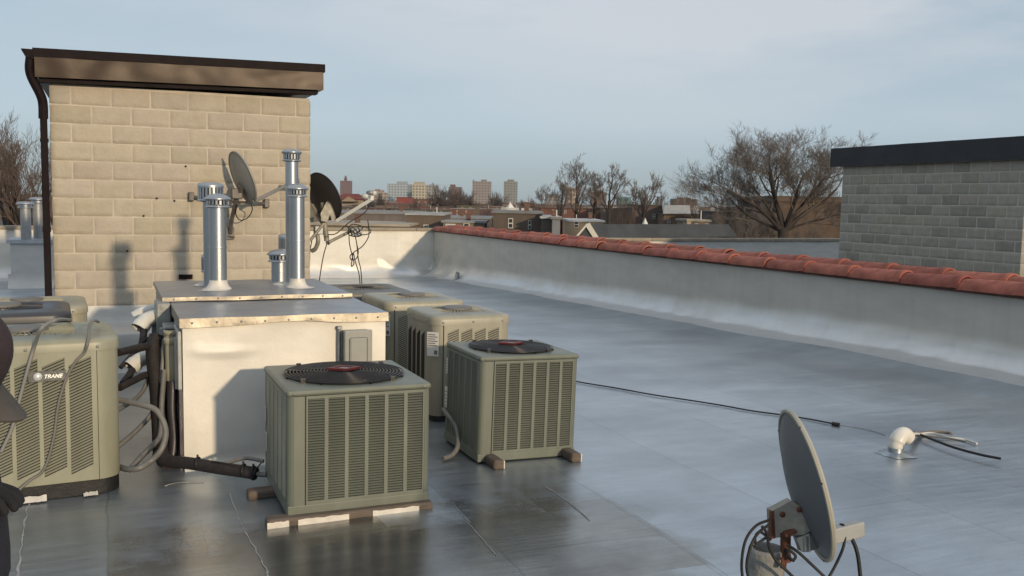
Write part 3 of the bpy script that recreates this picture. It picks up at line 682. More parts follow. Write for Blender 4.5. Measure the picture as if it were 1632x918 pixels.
# left foreground unit: right front corner fixed near (-0.02, 6.07)
S1 = 1.02; xr, yr = 0.035, 6.10
tr1 = round_ac('large pale sage condenser with slanted louvres and a round logo nameplate at far left', xr-S1*math.cos(a4), yr-S1*math.sin(a4), -1.832, S1, 0.86, 0.965, 0.13, a4, MSAGEL, MSAGEL, 5, 37, left=None, slant=0.42)
tr0 = round_ac('condenser with dark grey top cover and exposed coil behind the left foreground unit', -1.24, 7.70, -1.86, 0.95, 0.88, 0.965, 0.14, R_(3), MSAGEL, MDKTOP, 5, 30, left=None, exposed=True, group='condensers at the left edge')
b = MB(); b.box((0.79, -0.016, 0.09), (0.86, 0.03, 0.76)); b.build('corner_panel', mat('yellowed_panel', (0.42, 0.36, 0.16), .5, var=.2), tr0, True)
trb = round_ac('beige condenser at the back left in front of the penthouse downspout', -1.18, 9.0, -1.88, 0.98, 0.95, 0.89, 0.13, R_(3), MBEIGE, MBEIGE, 5, 30, left=None, group='condensers at the left edge')
ac3 = round_ac('beige condenser with black side slots and a white sticker, right of the curb box', 2.43, 7.20, -1.885, 0.70, 0.80, 0.93, 0.09, 0.0, MBEIGE, MBEIGE, 4, 34, group='beige condensers right of the curb box')
ac4 = round_ac('beige condenser half hidden between the curb box and the stickered beige condenser', 2.36, 8.40, -1.90, 0.80, 0.95, 0.94, 0.09, 0.0, MBEIGE, MBEIGE, 4, 34, group='beige condensers right of the curb box')
ac5 = round_ac('dark grey condenser farthest back by the penthouse corner', 2.16, 9.72, -1.93, 0.90, 1.05, 0.93, 0.14, 0.0, MGRYTOP, MGRYTOP, 4, 30, left=None, disc=False, group='dark condenser at the back')
for u, z1 in ((ac3, 0.80), (ac4, 0.82)):
    b = MB(); M = Matrix.Translation((0.012, 0.02, 0)) @ Matrix.Rotation(R_(-45), 4, 'Z')
    b.box((-0.055, -0.015, z1-0.20), (0.05, -0.012, z1), M); o = b.build('sticker', MPAPER, u, True)
    k = MB()
    for q in range(6): k.box((-0.048, -0.0165, z1-0.025-q*0.018), (0.04 if q % 2 else 0.02, -0.0151, z1-0.017-q*0.018), M)
    k.box((0.01, -0.0165, z1-0.185), (0.04, -0.0151, z1-0.15), M)
    k.build('sticker_print', MINK, o, True)
# nameplate on the left foreground unit
p = atY(49, 581, 6.02)
lp = tr1.matrix_basis.inverted() @ p
b = MB(); b.box((lp.x-0.018, -0.020, 0.72), (lp.x+0.185, -0.0135, 0.785), bev=0.003); npl = b.build('nameplate', MPLATE, tr1, True)
b = MB(); b.lathe([(0.0, 0.010), (0.016, 0.008), (0.024, 0.0)], (lp.x+0.035, -0.020, 0.7525), 20, (0, -1, 0)); b.build('round_logo', MCHROME, npl, True)
cu = bpy.data.curves.new('lettering', 'FONT'); cu.body = 'TRANE'; cu.size = 0.031; cu.extrude = 0.0015; cu.shear = 0.25; cu.offset = 0.0010
lo = bpy.data.objects.new('lettering', cu); COL.objects.link(lo)
dg = bpy.context.evaluated_depsgraph_get(); me = bpy.data.meshes.new_from_object(lo.evaluated_get(dg)); bpy.data.objects.remove(lo)
lo = bpy.data.objects.new('lettering', me); COL.objects.link(lo); me.materials.clear(); me.materials.append(MCHROME)
lo.parent = npl; lo.matrix_basis = Matrix.Translation((lp.x+0.066, -0.0215, 0.7415)) @ Matrix.Rotation(R_(90), 4, 'X')

# sleepers under the units
def sleeper(label, a, b_, w, h, spill=()):
    t = thing('timber_sleeper', label, 'timber sleeper', a, 0, 'timber sleepers under the condensers')
    m = MB(); m.beam(a, b_, w, h, bev=0.014); m.build('timber', MWOOD, t)
    if spill:
        d = (V(b_)-V(a)); Ln = d.length; d.normalize(); r = d.cross(V((0, 0, 1)))
        for s0, s1 in spill:
            nn_ = 14
            k = MB(); k.grid(lambda u, v: V(a)+d*(s0+(s1-s0)*u)+r*(w/2+0.0035)+V((0, 0, (v-0.5)*h*(0.72+0.25*nse((u*6+s0*9, 3, 1))) - 0.004)), nn_, 3); k.build('coating_spill', MSPILL, t)
    return t
sleeper('grey timber sleeper with white coating spills under the front edge of the nearest condenser', (0.765, 5.155, -1.815), (1.735, 5.155, -1.818), 0.10, 0.056, ((0.0, 0.12), (0.17, 0.46), (0.60, 0.88)))
sleeper('grey timber sleeper under the back edge of the nearest condenser', (0.735, 5.70, -1.812), (1.70, 5.70, -1.816), 0.10, 0.056, ())
b1 = atZ(777, 745, -1.88); b2 = atZ(900, 735, -1.885)
for lb, xx in (('left of two square ended sleepers under the condenser with the trailing cord', b1.x), ('right of two square ended sleepers under the condenser with the trailing cord', b2.x)):
    zc = roof_z(xx, 6)+0.036
    t = thing('timber_sleeper', lb, 'timber sleeper', (xx, 5.8, zc-0.045), 0, 'square ended sleepers')
    m = MB(); m.beam((xx, 5.73, zc), (xx, 6.70, zc), 0.082, 0.070, bev=0.020); m.build('timber', MWOOD, t)
    m = MB(); m.beam((xx+0.036, 5.728, zc), (xx+0.036, 5.745, zc), 0.010, 0.060, bev=0.004); m.build('end_band', MSPILL, t)
sleeper('grey timber sleeper under the stickered beige condenser', (2.40, 7.30, -1.925), (3.15, 7.30, -1.925), 0.10, 0.06)
# coating spill at the foot of the left foreground unit
for s0, s1, hh in ((0.02, 0.10, 0.018), (0.16, 0.34, 0.022), (0.42, 0.60, 0.03), (0.80, 0.88, 0.015)):
    b = MB(); b.grid(lambda u, v: V((s0+(s1-s0)*u, -0.012-0.03*(1-v)-0.02*abs(nse((u*5+s0*9, 2, 4))), 0.006+hh*v*(1+0.5*nse((u*7, s0*5, 1))))), 12, 3); b.build('coating_spill', MSPILL, tr1, True)

# ================================================================== CURB BOX
cb = thing('curb_box', 'white coated mechanical curb box with two sheet metal lids behind the nearest condenser', 'curb box', (1.1, 7.2, -1.84))
b = MB()
def bx_face(fn, nu, nv): b.grid(fn, nu, nv)
x0, x1, yf_, yb = 0.425, 1.812, 6.45, 7.62
zt_, zb_ = -0.85, -1.865
def wr(u, v, s):
    w = 0.010*nse((u*2.3, v*2.1, s))+0.006*nse((u*6, v*3.2, s))
    w += 0.030*math.exp(-((v-0.78+0.10*(u-0.25)-0.35*(u-0.1)**2)/0.025)**2)*math.exp(-((u-0.17)/0.14)**2)*0.7
    e = min(1, min(u, 1-u, v+0.05, 1.02-v)/0.06); return w*e
bx_face(lambda u, v: V((x0+(x1-x0)*u, yf_-wr(u, v, 3)-(0.05*max(0, 1-v/0.07)**2), zb_+(zt_-zb_)*v+0.02)), 70, 40)
bx_face(lambda u, v: V((x0, yb-(yb-yf_)*u, zb_+(zt_-zb_)*v+0.02)), 2, 2)
bx_face(lambda u, v: V((x1, yf_+(yb-yf_)*u, zb_+(zt_-zb_)*v+0.02)), 2, 2)
body = b.build('box_wall', MBOX, cb)
b = MB()
b.box((0.37, 7.62, -1.9), (1.79, 9.0, -0.80)); b.build('rear_box_wall', MPVCG, cb)
def lid(name, xa, xb, ya, yb_, za, zb2, lip, crown):
    b = MB(); n = 24
    def top(u, v): return V((xa+(xb-xa)*u, ya+(yb_-ya)*v, za+(zb2-za)*v+crown*math.sin(math.pi*u)*math.sin(math.pi*min(1, v*1.0+0.0))+0.004*nse((u*4, v*4, za))))
    b.grid(top, n, 16); lp_ = MB()
    lp_.grid(lambda u, v: V((xa+(xb-xa)*u, ya-0.004-0.006*(1-v)-0.005*nse((u*9, v, 5))*(1-v), top(u, 0).z-lip*(1-v)*(1-0.35*math.sin(math.pi*min(1, max(0, (u-0.25)/0.5)))*(lip > 0.05)))), 50, 3)
    lp_.grid(lambda u, v: V((xa-0.004*(1-v), ya+(yb_-ya)*u, top(0, u).z-lip*(1-v))), 8, 2)
    lp_.grid(lambda u, v: V((xb+0.004*(1-v), ya+(yb_-ya)*u, top(1, u).z-lip*(1-v))), 8, 2)
    o = b.build(name, MTIN, cb); lp_.build('flange', MLIP, o)
    for k in range(9):
        u = (k+0.5)/9; s = MB(); s.lathe([(0.008, 0), (0.006, 0.005), (0, 0.006)], (xa+(xb-xa)*u, ya-0.008, top(u, 0).z-lip*0.5), 8, (0, -1, 0)); s.build('screw', MGREY, o)
    return o
LZ = -0.808
lid('front_lid', 0.405, 1.825, 6.425, 7.58, LZ, LZ-0.002, 0.062, 0.0)
RZ = -0.772
lid('rear_lid', 0.350, 1.81, 7.45, 9.02, RZ, RZ-0.01, 0.030, 0.03)
# disconnect box on the front
t = thing('electrical_disconnect', 'grey electrical disconnect box mounted on the white curb box', 'electrical box', (1.57, 6.4, -1.2))
b = MB(); b.box((1.49, 6.335, -1.22), (1.673, 6.44, -0.925), bev=0.006); b.build('housing', MPVCG, t)
b = MB(); b.box((1.483, 6.315, -1.23), (1.68, 6.342, -0.915), bev=0.008); b.box((1.515, 6.305, -1.18), (1.645, 6.32, -0.965), bev=0.014); b.build('cover', mat('light_grey_box', (0.33, 0.335, 0.31), .45, var=.1), t)
b = MB(); b.tube([(1.47, 6.42, -0.90), (1.468, 6.42, -1.0), (1.468, 6.42, -1.85)], 0.012, 8); b.box((1.455, 6.40, -0.915), (1.485, 6.44, -0.895)); b.build('conduit', MPVCG, t)

# vents on the rear lid
def slot_cap(b, dk, c, r, h):
    """dark drum behind posts, plus cap"""
    c = V(c)
    dk.lathe([(r*0.92, 0), (r*0.92, h)], c, 24)
    for k in range(18):
        a = 2*math.pi*k/18; M = Matrix.Translation(c) @ Matrix.Rotation(a, 4, 'Z'); b.box((r*0.94, -r*0.10, 0), (r*1.04, r*0.10, h), M)
def flue(label, px_, base_y, r, z_top, yy=None, sections=None, flash=True):
    base = atZ(px_, base_y, RZ+0.012)
    t = thing('flue_vent', label, 'vent pipe', base, 0, 'galvanised flue vents on the curb box')
    b = MB(); z0 = base.z-0.02; c = V((base.x, base.y, 0))
    zc = z_top-0.115
    b.tube([c+V((0, 0, z0)), c+V((0, 0, zc))], r, 28); b.lathe([(r*1.04, 0), (r*1.06, 0.006), (r*1.04, 0.012)], c+V((0, 0, z0+(zc-z0)*0.52)), 28)
    b.build('pipe', MPIPE, t)
    k = MB(); dk = MB()
    k.lathe([(r*1.0, -0.004), (r*1.42, 0.0), (r*1.42, 0.008), (r*1.1, 0.02), (r*1.1, 0.026)], c+V((0, 0, zc)), 28)
    slot_cap(k, dk, c+V((0, 0, zc+0.022)), r*1.22, 0.034)
    k.lathe([(r*1.25, 0.055), (r*1.55, 0.062), (r*1.55, 0.074), (r*1.1, 0.098), (r*0.5, 0.112), (0, 0.115)], c+V((0, 0, zc)), 28)
    ko = k.build('cap', MPIPE, t); dk.build('cap_opening', MCOIL, ko)
    if flash:
        f = MB()
        def fl(u, v):
            a = 2*math.pi*u; rr_ = r*(1.02+0.25*v+1.15*v*v*(1+0.3*nse((math.cos(a)*1.5, math.sin(a)*1.5, base.x)))); zz = 0.085*(1-v)**2.2+0.010*nse((math.cos(a)*4, math.sin(a)*4, v*3))*(0.3+v)
            return c+V((rr_*math.cos(a), rr_*math.sin(a), base.z-0.006+max(0.006, zz)))
        f.grid(fl, 36, 8); f.build('flashing', MSPILL, t)
    return t
def mushroom(label, c, r, z0, z1):
    t = thing('flue_vent', label, 'vent pipe', (c[0], c[1], z0), 0, 'ribbed vent caps on the curb box')
    c = V((c[0], c[1], 0)); b = MB(); b.tube([c+V((0, 0, z0)), c+V((0, 0, z1-0.16))], r*0.62, 20); b.build('pipe', MPIPE, t)
    k = MB(); dk = MB(); dk.lathe([(r*0.9, -0.15), (r*0.9, -0.03)], c+V((0, 0, z1)), 24); dk.lathe([(r*.9, -0.15), (0, -0.15)], c+V((0, 0, z1)), 24)
    for q in range(22):
        M = Matrix.Translation(c+V((0, 0, z1))) @ Matrix.Rotation(2*math.pi*q/22, 4, 'Z'); k.box((r*0.9, -r*0.085, -0.155), (r*1.0, r*0.085, -0.03), M)
    k.lathe([(r*0.88, -0.16), (r*1.02, -0.16), (r*1.02, -0.14), (r*0.9, -0.14)], c+V((0, 0, z1)), 24)
    k.lathe([(r*1.0, -0.045), (r*1.03, -0.03), (r*0.95, -0.008), (r*0.6, 0.0), (0, 0.002)], c+V((0, 0, z1)), 24)
    ko = k.build('ribbed_cap', MPIPE, t); dk.build('cap_opening', MCOIL, ko); return t
bA = atZ(348, 460, RZ+0.012)
def zat(px_, py_, Y): return atY(px_, py_, Y).z
flue('shorter thick galvanised flue with slotted cap at the left of the curb lid', 348, 461, 0.069, zat(345, 308, bA.y))
bB = atZ(474, 457, RZ+0.012)
flue('tallest thick galvanised flue with slotted collar at the right of the curb lid', 474, 458, 0.061, zat(470, 292, bB.y))
# upper thinner section rises from behind the tall flue
cB = V((bB.x-0.012, bB.y+0.18, 0))
t = thing('flue_vent', 'thin flue rising above the tallest flue, with disc cap and a small knob', 'vent pipe', (cB.x, cB.y, RZ), 0, 'galvanised flue vents on the curb box')
zt2 = zat(466, 238, cB.y); b = MB(); b.tube([cB+V((0, 0, RZ)), cB+V((0, 0, zt2-0.10))], 0.055, 24); b.build('pipe', MPIPE, t)
k = MB(); dk = MB(); c = cB+V((0, 0, zt2-0.105)); r = 0.058
k.lathe([(r*0.98, -0.004), (r*1.40, 0.004), (r*1.42, 0.010), (r*1.1, 0.02)], c, 24); slot_cap(k, dk, c+V((0, 0, 0.02)), r*1.2, 0.042); k.lathe([(r*1.3, 0.062), (r*1.52, 0.075), (r*1.5, 0.084), (r*0.9, 0.104), (0, 0.108)], c, 24)
ko = k.build('cap', MPIPE, t); dk.build('cap_opening', MCOIL, ko)
b = MB(); p = atY(457, 279, cB.y); b.tube([p, p+V((0.05, 0, 0))], 0.018, 10); b.build('knob', MPVC, t)
mushroom('ribbed mushroom vent cap standing behind the shorter flue', (bA.x-0.03, bA.y+0.22), 0.105, RZ, zat(341, 291, bA.y+0.22))
mushroom('small ribbed vent tucked against the left of the shorter flue', (atZ(331, 452, RZ).x, atZ(331, 452, RZ).y), 0.052, RZ-0.02, zat(331, 405, atZ(331, 452, RZ).y))
pC = atZ(440, 446, RZ+0.012); 
flue('short galvanised vent behind and left of the tallest flue', 446, 446, 0.075, zat(447, 397, pC.y), flash=False)
pD = (atZ(457, 444, RZ).x+0.01, atZ(457, 444, RZ).y+0.1)
mushroom('dark ribbed vent cap peeking out behind the tallest flue', pD, 0.07, RZ, zat(455, 373, pD[1]))
for px_, py_, s_ in ((452, 451, 1.0), (322, 452, .7)):
    c = atZ(px_, py_, RZ+0.03); b = MB(); b.grid(lambda u, v: c+V((0.10*s_*v*math.cos(6.2832*u)*(1+.3*nse((math.cos(6.28*u)*2, math.sin(6.28*u)*2, px_))), 0.12*s_*v*math.sin(6.2832*u), 0.022*(1-v*v)-0.012)), 20, 5); b.build('sealant_patch', MSPILL, cb)

# PVC and tin fittings on the left face of the box
t = thing('pipe_chase', 'grey painted pipe boots and ducts standing against the left side of the curb box', 'pipe boot', (0.36, 7.2, -1.85))
b = MB()
def vpipe(px_, y0_, y1_, Y, r, name=None, m=None):
    a = atY(px_, y0_, Y); c = atY(px_, y1_, Y); b.tube([(a.x, Y, a.z), (a.x, Y, c.z)], r, 14); return a, c
xL = 0.425
b.box((0.30, 7.3, -1.12), (0.40, 7.62, -0.80), bev=0.01); b.box((0.335, 6.95, -1.08), (0.42, 7.22, -0.93), bev=0.01)
b.tube([(0.33, 7.45, -0.9), (0.33, 7.45, -1.15)], 0.06, 14); b.tube([(0.36, 7.05, -0.95), (0.36, 7.05, -1.25)], 0.055, 14)
b.build('duct_boot', MPVCG, t)
b = MB(); b.tube([(0.375, 6.72, -0.93), (0.375, 6.72, -1.27)], 0.048, 16); b.lathe([(0.048, 0), (0.056, 0.004), (0.056, 0.045), (0.048, 0.05)], (0.375, 6.72, -1.02), 16); b.lathe([(0.048, 0), (0.058, 0.004), (0.058, 0.03), (0.048, 0.036)], (0.375, 6.72, -0.955), 16)
b.build('pipe_sleeve', mat('yellowed_pvc', (0.42, 0.39, 0.29), .4, var=.2, scale=8), t)
b = MB(); b.box((0.395, 6.47, -1.30), (0.42, 6.86, -0.90), bev=0.005); b.tube([(0.40, 6.55, -0.95), (0.40, 6.55, -1.3)], 0.022, 10); b.build('duct_boot', mat('pale_grey_boot', (0.46, 0.46, 0.44), .5, .1, var=.25, scale=9), t)
b = MB()
for k, (yy, xx) in enumerate(((6.62, 0.37), (6.74, 0.36), (6.88, 0.34), (7.05, 0.33))):
    b.tube(spline([(xx, yy, -1.26), (xx-0.01, yy-0.02, -1.45), (xx-0.01*k, yy-0.03, -1.65), (xx-0.02, yy-0.06, -1.83)], 5), 0.034, 10)
b.box((0.40, 6.46, -1.86), (0.422, 7.1, -1.29)); b.build('pipe_cover', mat('dark_violet_grey_wrap', (0.06, 0.055, 0.065), .4, .3, var=.3, scale=6), t)
def pvc_elbow(label, pts, r, m=MPVC):
    P = spline(pts, 7); t = thing('pvc_elbow', label, 'pipe elbow', P[-1], 0, 'white pvc pipe ends beside the curb box')
    b = MB(); b.tube(P, r, 14, False); b.tube([P[0], P[0]+(P[0]-P[1]).normalized()*-0.05], r*1.12, 14, False); b.build('pipe', m, t)
    k = MB(); d = (P[1]-P[0]).normalized(); k.lathe([(r*0.9, 0.02), (0, 0.02)], P[0], 14, d); k.build('pipe_mouth', MBLACK, t)
    return t
pvc_elbow('upper white pvc pipe end curving down left of the curb box', [atY(222, 524, 7.35), atY(231, 512, 7.38), atY(247, 506, 7.42), V((0.40, 7.45, atY(250, 506, 7.45).z))], 0.058)
pvc_elbow('second white pvc stub just behind the upper curved pipe end', [atY(216, 507, 7.75), atY(232, 497, 7.75), V((0.40, 7.75, atY(240, 492, 7.75).z))], 0.05)
pvc_elbow('lower white pvc pipe end curving down left of the curb box', [atY(208, 586, 7.0), atY(222, 574, 7.03), atY(240, 569, 7.06), V((0.40, 7.06, atY(250, 568, 7.06).z))], 0.052)

# refrigerant lines
def cable(name, label, cat, pts, r, m=MCORD, group=None, k=8, n=8, fixed=None):
    P = spline(pts, k); b = MB(); b.tube(P, r, n); o = b.build(name, m); return tag(o, label, cat, group)
def A(px_, py_, Y): return atY(px_, py_, Y)
ins = [
 ('black insulated line sagging from the upper white pvc elbow', [A(227, 516, 7.36), A(229, 530, 7.3), A(225, 555, 7.2), A(219, 580, 7.1)], 0.026),
 ('black insulated line running level from the curb box towards the left unit', [A(252, 552, 6.9), A(228, 553, 6.8), A(205, 558, 6.7), A(188, 562, 6.6)], 0.026),
 ('second black insulated line just below the level one', [A(252, 557, 7.2), A(236, 540, 7.2), A(215, 560, 7.1), A(192, 586, 7.0)], 0.016),
 ('lowest black insulated line drooping towards the left unit', [A(250, 597, 6.85), A(232, 598, 6.8), A(212, 607, 6.7), A(190, 618, 6.6)], 0.026),
 ('short black insulated line hanging from the lower white pvc elbow', [A(213, 584, 7.0), A(206, 598, 6.9), A(196, 612, 6.8)], 0.026),
 ('thick black insulated bundle dropping down the left side of the curb box', [A(250, 535, 6.9), A(244, 560, 6.85), A(250, 620, 6.75), A(254, 680, 6.6), A(257, 725, 6.40), A(268, 738, 6.25)], 0.050),
 ('thick black insulated line lying on the roof between the curb box and the nearest condenser', [A(252, 722, 6.32), A(262, 734, 6.25), A(300, 738, 6.12), A(350, 746, 5.95), A(385, 751, 5.85), A(409, 755, 5.80)], 0.040),
]
for lb, pts, r in ins: cable('insulated_pipe', lb, 'refrigerant line', pts, r, MFOAM, 'black insulated refrigerant lines')
b = MB()
for px_, py_, Y in ((315, 739, 6.07), (388, 750, 5.84), (404, 754, 5.81)):
    c = A(px_, py_, Y); b.lathe([(0.042, -0.008), (0.045, -0.008), (0.045, 0.008), (0.042, 0.008)], c, 12, (0.9, -0.4, 0.0)); b.box(c+V((-0.006, -0.006, 0.04)), c+V((0.006, 0.006, 0.058)))
tag(b.build('cable_tie', MBLACK, bpy.data.objects['insulated_pipe.006']))
cable('copper_pipe', 'short bare copper stub joining the thick black line to the nearest condenser', 'pipe', [A(405, 754, 5.81), A(413, 756, 5.80), A(424, 757, 5.78)], 0.016, MCORD)
cable('power_whip', 'grey flexible conduit arching over the thick black line to the nearest condenser', 'conduit', [A(330, 741, 6.0), A(360, 738, 5.95), A(385, 731, 5.9), A(400, 731, 5.85), A(420, 735, 5.8)], 0.013, MCORD)
cable('control_wire', 'thin dark wire looping over the end of the thick black line', 'wire', [A(318, 738, 6.05), A(345, 736, 5.95), A(372, 742, 5.86), A(390, 748, 5.82), A(408, 746, 5.82), A(416, 738, 5.8)], 0.004, MBLACK)
cable('conduit_loop', 'large grey conduit loop bulging right beside the left foreground condenser', 'conduit', [A(188, 637, 6.35), A(225, 645, 6.25), A(250, 655, 6.2), A(264, 685, 6.15), A(258, 715, 6.1), A(240, 735, 6.1), A(222, 746, 6.05), A(204, 748, 6.12), A(190, 744, 6.3)], 0.019, MCORD, 'grey conduit loops by the left condenser')
cable('conduit_loop', 'grey conduit loop running straight up to the curb box from the left condenser base', 'conduit', [A(206, 750, 6.1), A(225, 728, 6.25), A(245, 708, 6.4), A(256, 690, 6.5), A(258, 640, 6.6), A(262, 590, 6.7)], 0.018, MCORD, 'grey conduit loops by the left condenser')
cable('conduit_loop', 'slim grey conduit climbing from behind the left condenser past the pvc elbows', 'conduit', [A(188, 712, 6.45), A(222, 682, 6.6), A(245, 652, 6.7), A(257, 600, 6.75), A(262, 540, 6.8)], 0.016, MCORD, 'grey conduit loops by the left condenser')
cable('conduit_loop', 'faint grey conduit low behind the left condenser corner', 'conduit', [A(186, 655, 6.5), A(220, 632, 6.75), A(236, 605, 6.85), A(247, 560, 6.9)], 0.015, MCORD, 'grey conduit loops by the left condenser')
cable('power_whip', 'grey flexible conduit arching beside the left face of the condenser with the trailing cord', 'conduit', [atX(707, 652, 2.335), A(713, 660, 6.38), A(727, 682, 6.25), A(730, 708, 6.15), A(722, 724, 6.1), A(706, 731, 6.05)], 0.017, MCORD)
# cords hanging over the left foreground unit
cf = tr1.matrix_basis
def on(px_, py_, off=0.02):
    r = ray(px_, py_); inv = cf.inverted(); o = inv @ V((0, 0, 0)); d = (inv.to_3x3() @ r); k = (-off-o.y)/d.y; return cf @ (o+d*k)
cable('grey_cord', 'grey cord hooked over the top of the left condenser and hanging across its louvres', 'cord',
      [atZ(157, 513, -0.83), atZ(150, 511, -0.78), atZ(143, 518, -0.80), on(140, 545, .03), on(134, 562), on(121, 576), on(108, 598), on(99, 622), on(92, 650), on(85, 700), on(70, 748), on(47, 766), on(20, 790, .05)], 0.009, MGRYTOP)
cable('grey_cord', 'light grey cable falling from the rear unit over the left end of the left condenser', 'cord',
      [atZ(112, 510, -0.86), atZ(95, 509, -0.75), atZ(80, 514, -0.75), atZ(65, 525, -0.78), on(55, 552, .04), on(45, 585, .04), on(33, 630, .04), on(20, 680, .05), on(2, 720, .06)], 0.011, mat('pale_grey_cable', (0.22, 0.22, 0.21), .5))

# ================================================================== SATELLITE DISHES
def dish(name, label, C, n, m, a, mb_, mr_, depth=0.075, foot=None, group=None):
    C = V(C); n = V(n).normalized(); m = (V(m)-n*V(m).dot(n)).normalized(); s = n.cross(m); t = thing(name, label, 'satellite dish', foot or C, 0, group)
    b = MB(); bb = a*0.93; nr, nt_ = 10, 48
    def P(r, th, off=0.0): return C+m*(a*r*math.cos(th))+s*(bb*r*math.sin(th))+n*(depth*(r*r-1)+off)
    for off in (0.0, -0.004):
        b.grid(lambda u, v: P(max(v, 0.001), 2*math.pi*u, off), nt_, nr)
    ro = b.build('reflector', mb_, t)
    r = MB(); prof = [(0.985, -0.006), (1.0, -0.012), (1.035, -0.010), (1.04, 0.0), (1.03, 0.006), (1.0, 0.004), (0.985, -0.002)]
    for (q0, z0), (q1, z1) in zip(prof[:-1], prof[1:]):
        r.grid(lambda u, v: P(1.0, 2*math.pi*u)+(m*(a*math.cos(2*math.pi*u))+s*(bb*math.sin(2*math.pi*u)))*((q0-1)*(1-v)+(q1-1)*v)+n*(z0*(1-v)+z1*v), nt_, 1)
    r.build('rim', mr_, ro)
    return t, P, n, m, s
def camdir(r, u, f): return (RT*r+UP*u+FW*f).normalized()
# --- foreground dish
DC = at(1285, 772, 3.60)
t, P, n, m, s = dish('satellite_dish', 'grey satellite dish with rusty bracket on a concrete pipe in the right foreground', DC, camdir(0.96, 0.22, -0.02), camdir(-0.22, 0.975, 0.0), 0.288, MDISH, MDISHR, 0.055, foot=at(1222, 1010, 3.62))
bk = MB()
q0 = at(1262, 836, 3.56)
bx_ = [at(1229, 815, 3.60), at(1262, 798, 3.57), at(1283, 812, 3.55), at(1292, 846, 3.55), at(1282, 852, 3.55), at(1231, 858, 3.60)]
bk.prism(bx_, None, FW*0.05-RT*0.004)
bk.prism([at(1262, 800, 3.60), at(1280, 795, 3.60), at(1275, 840, 3.60), at(1258, 845, 3.60)], None, RT*0.05+FW*0.02)
bo = bk.build('bracket', MBRKT, t)
k = MB(); bb_ = [(1229, 815), (1236, 813), (1236, 858), (1230, 859)]
k.prism([at(x_, y_, 3.595) for x_, y_ in bb_], None, FW*0.06); k.build('rust_patch', MRUST, bo); k = MB(); k.prism([at(x_, y_, 3.53) for x_, y_ in ((1252, 851), (1270, 846), (1270, 850), (1252, 856))], None, FW*0.04)
k.build('rust_patch', MRUST, bo)
for x_, y_ in ((1247, 820), (1274, 812), (1256, 853)): k = MB(); k.lathe([(0.012, 0), (0.010, 0.008), (0, 0.009)], at(x_, y_, 3.545), 8, -FW); k.build('bolt', MRUST, bo)
k = MB(); k.beam(at(1276, 866, 3.56), at(1372, 842, 3.72), 0.045, 0.062, upv=UP, bev=0.006); k.prism([at(1270, 858, 3.55), at(1290, 850, 3.55), at(1292, 880, 3.55), at(1278, 880, 3.55)], None, FW*0.06); ar = k.build('feed_arm', mat('galvanised_arm', (0.42, 0.42, 0.40), .5, .4, var=.2), t)
k = MB(); k.box(at(1352, 849, 3.70)-V((.012, .012, .006)), at(1352, 849, 3.70)+V((.02, .012, .006))); k.build('rust_patch', MRUST, ar)
k = MB(); pc = at(1222, 872, 3.62)
k.lathe([(0.052, -0.30), (0.052, -0.005), (0.058, 0.0), (0.068, -0.004), (0.071, -0.015), (0.072, -0.62)], pc, 32); k.lathe([(0.052, -.05), (0, -.05)], pc, 32); k.build('concrete_pipe', MCONC, t)
k = MB(); k.tube([at(1252, 895, 3.58), at(1252, 850, 3.58)], 0.020, 12); k.beam(at(1252, 876, 3.53), at(1248, 906, 3.53), 0.012, 0.02, upv=RT); k.build('mast', MRUST, t)
DP = 3.56
coils = [
 ('black coaxial cable looping wide to the left around the concrete pipe', [(1228, 828, 3.56), (1205, 838, 3.52), (1188, 862, 3.50), (1182, 900, 3.5), (1186, 940, 3.52)], 0.0055),
 ('second black coaxial cable looping left close to the concrete pipe', [(1226, 836, 3.55), (1208, 850, 3.52), (1196, 872, 3.50), (1190, 905, 3.50), (1200, 945, 3.52)], 0.0055),
 ('black coaxial cable running over the pipe mouth and down its front', [(1214, 838, 3.54), (1222, 850, 3.53), (1226, 872, 3.50), (1236, 892, 3.48), (1252, 908, 3.48), (1275, 930, 3.5)], 0.006),
 ('black coaxial cable drooping from the bracket towards the bottom of the frame', [(1254, 868, 3.52), (1272, 880, 3.50), (1296, 902, 3.50), (1320, 925, 3.5)], 0.006),
 ('small black cable knot under the rusty dish bracket', [(1250, 874, 3.52), (1262, 892, 3.50), (1268, 886, 3.50), (1256, 876, 3.50), (1258, 890, 3.51), (1266, 894, 3.51)], 0.0055),
 ('short black cable curling left behind the dish bracket', [(1228, 860, 3.55), (1212, 848, 3.52), (1204, 855, 3.52), (1206, 866, 3.52), (1222, 856, 3.53)], 0.0055),
 ('black coaxial cable falling from the feed arm to the lower right', [(1340, 838, 3.70), (1352, 850, 3.68), (1366, 880, 3.66), (1373, 935, 3.66)], 0.008),
 ('black coaxial cable falling from the feed arm back towards the left', [(1336, 842, 3.70), (1346, 850, 3.66), (1344, 872, 3.64), (1332, 900, 3.64), (1318, 925, 3.62)], 0.006),
 ('tight turns of black cable wrapped round the dish feed arm', [(1334, 858, 3.72), (1338, 838, 3.69), (1345, 840, 3.66), (1342, 862, 3.68), (1338, 846, 3.66), (1348, 842, 3.66)], 0.006),
]
for lb, pts, r in coils: cable('coaxial_cable', lb, 'cable', [at(*p) for p in pts], r, MBLACK, 'black coaxial cables on the foreground dish')

for th in (0.55, 1.35, -0.9, 3.0):
    k = MB(); k.lathe([(0.006, 0), (0.005, 0.004), (0, 0.005)], P(1.02, th)-n*0.010, 8, -n); k.build('bolt', MRUST, t)
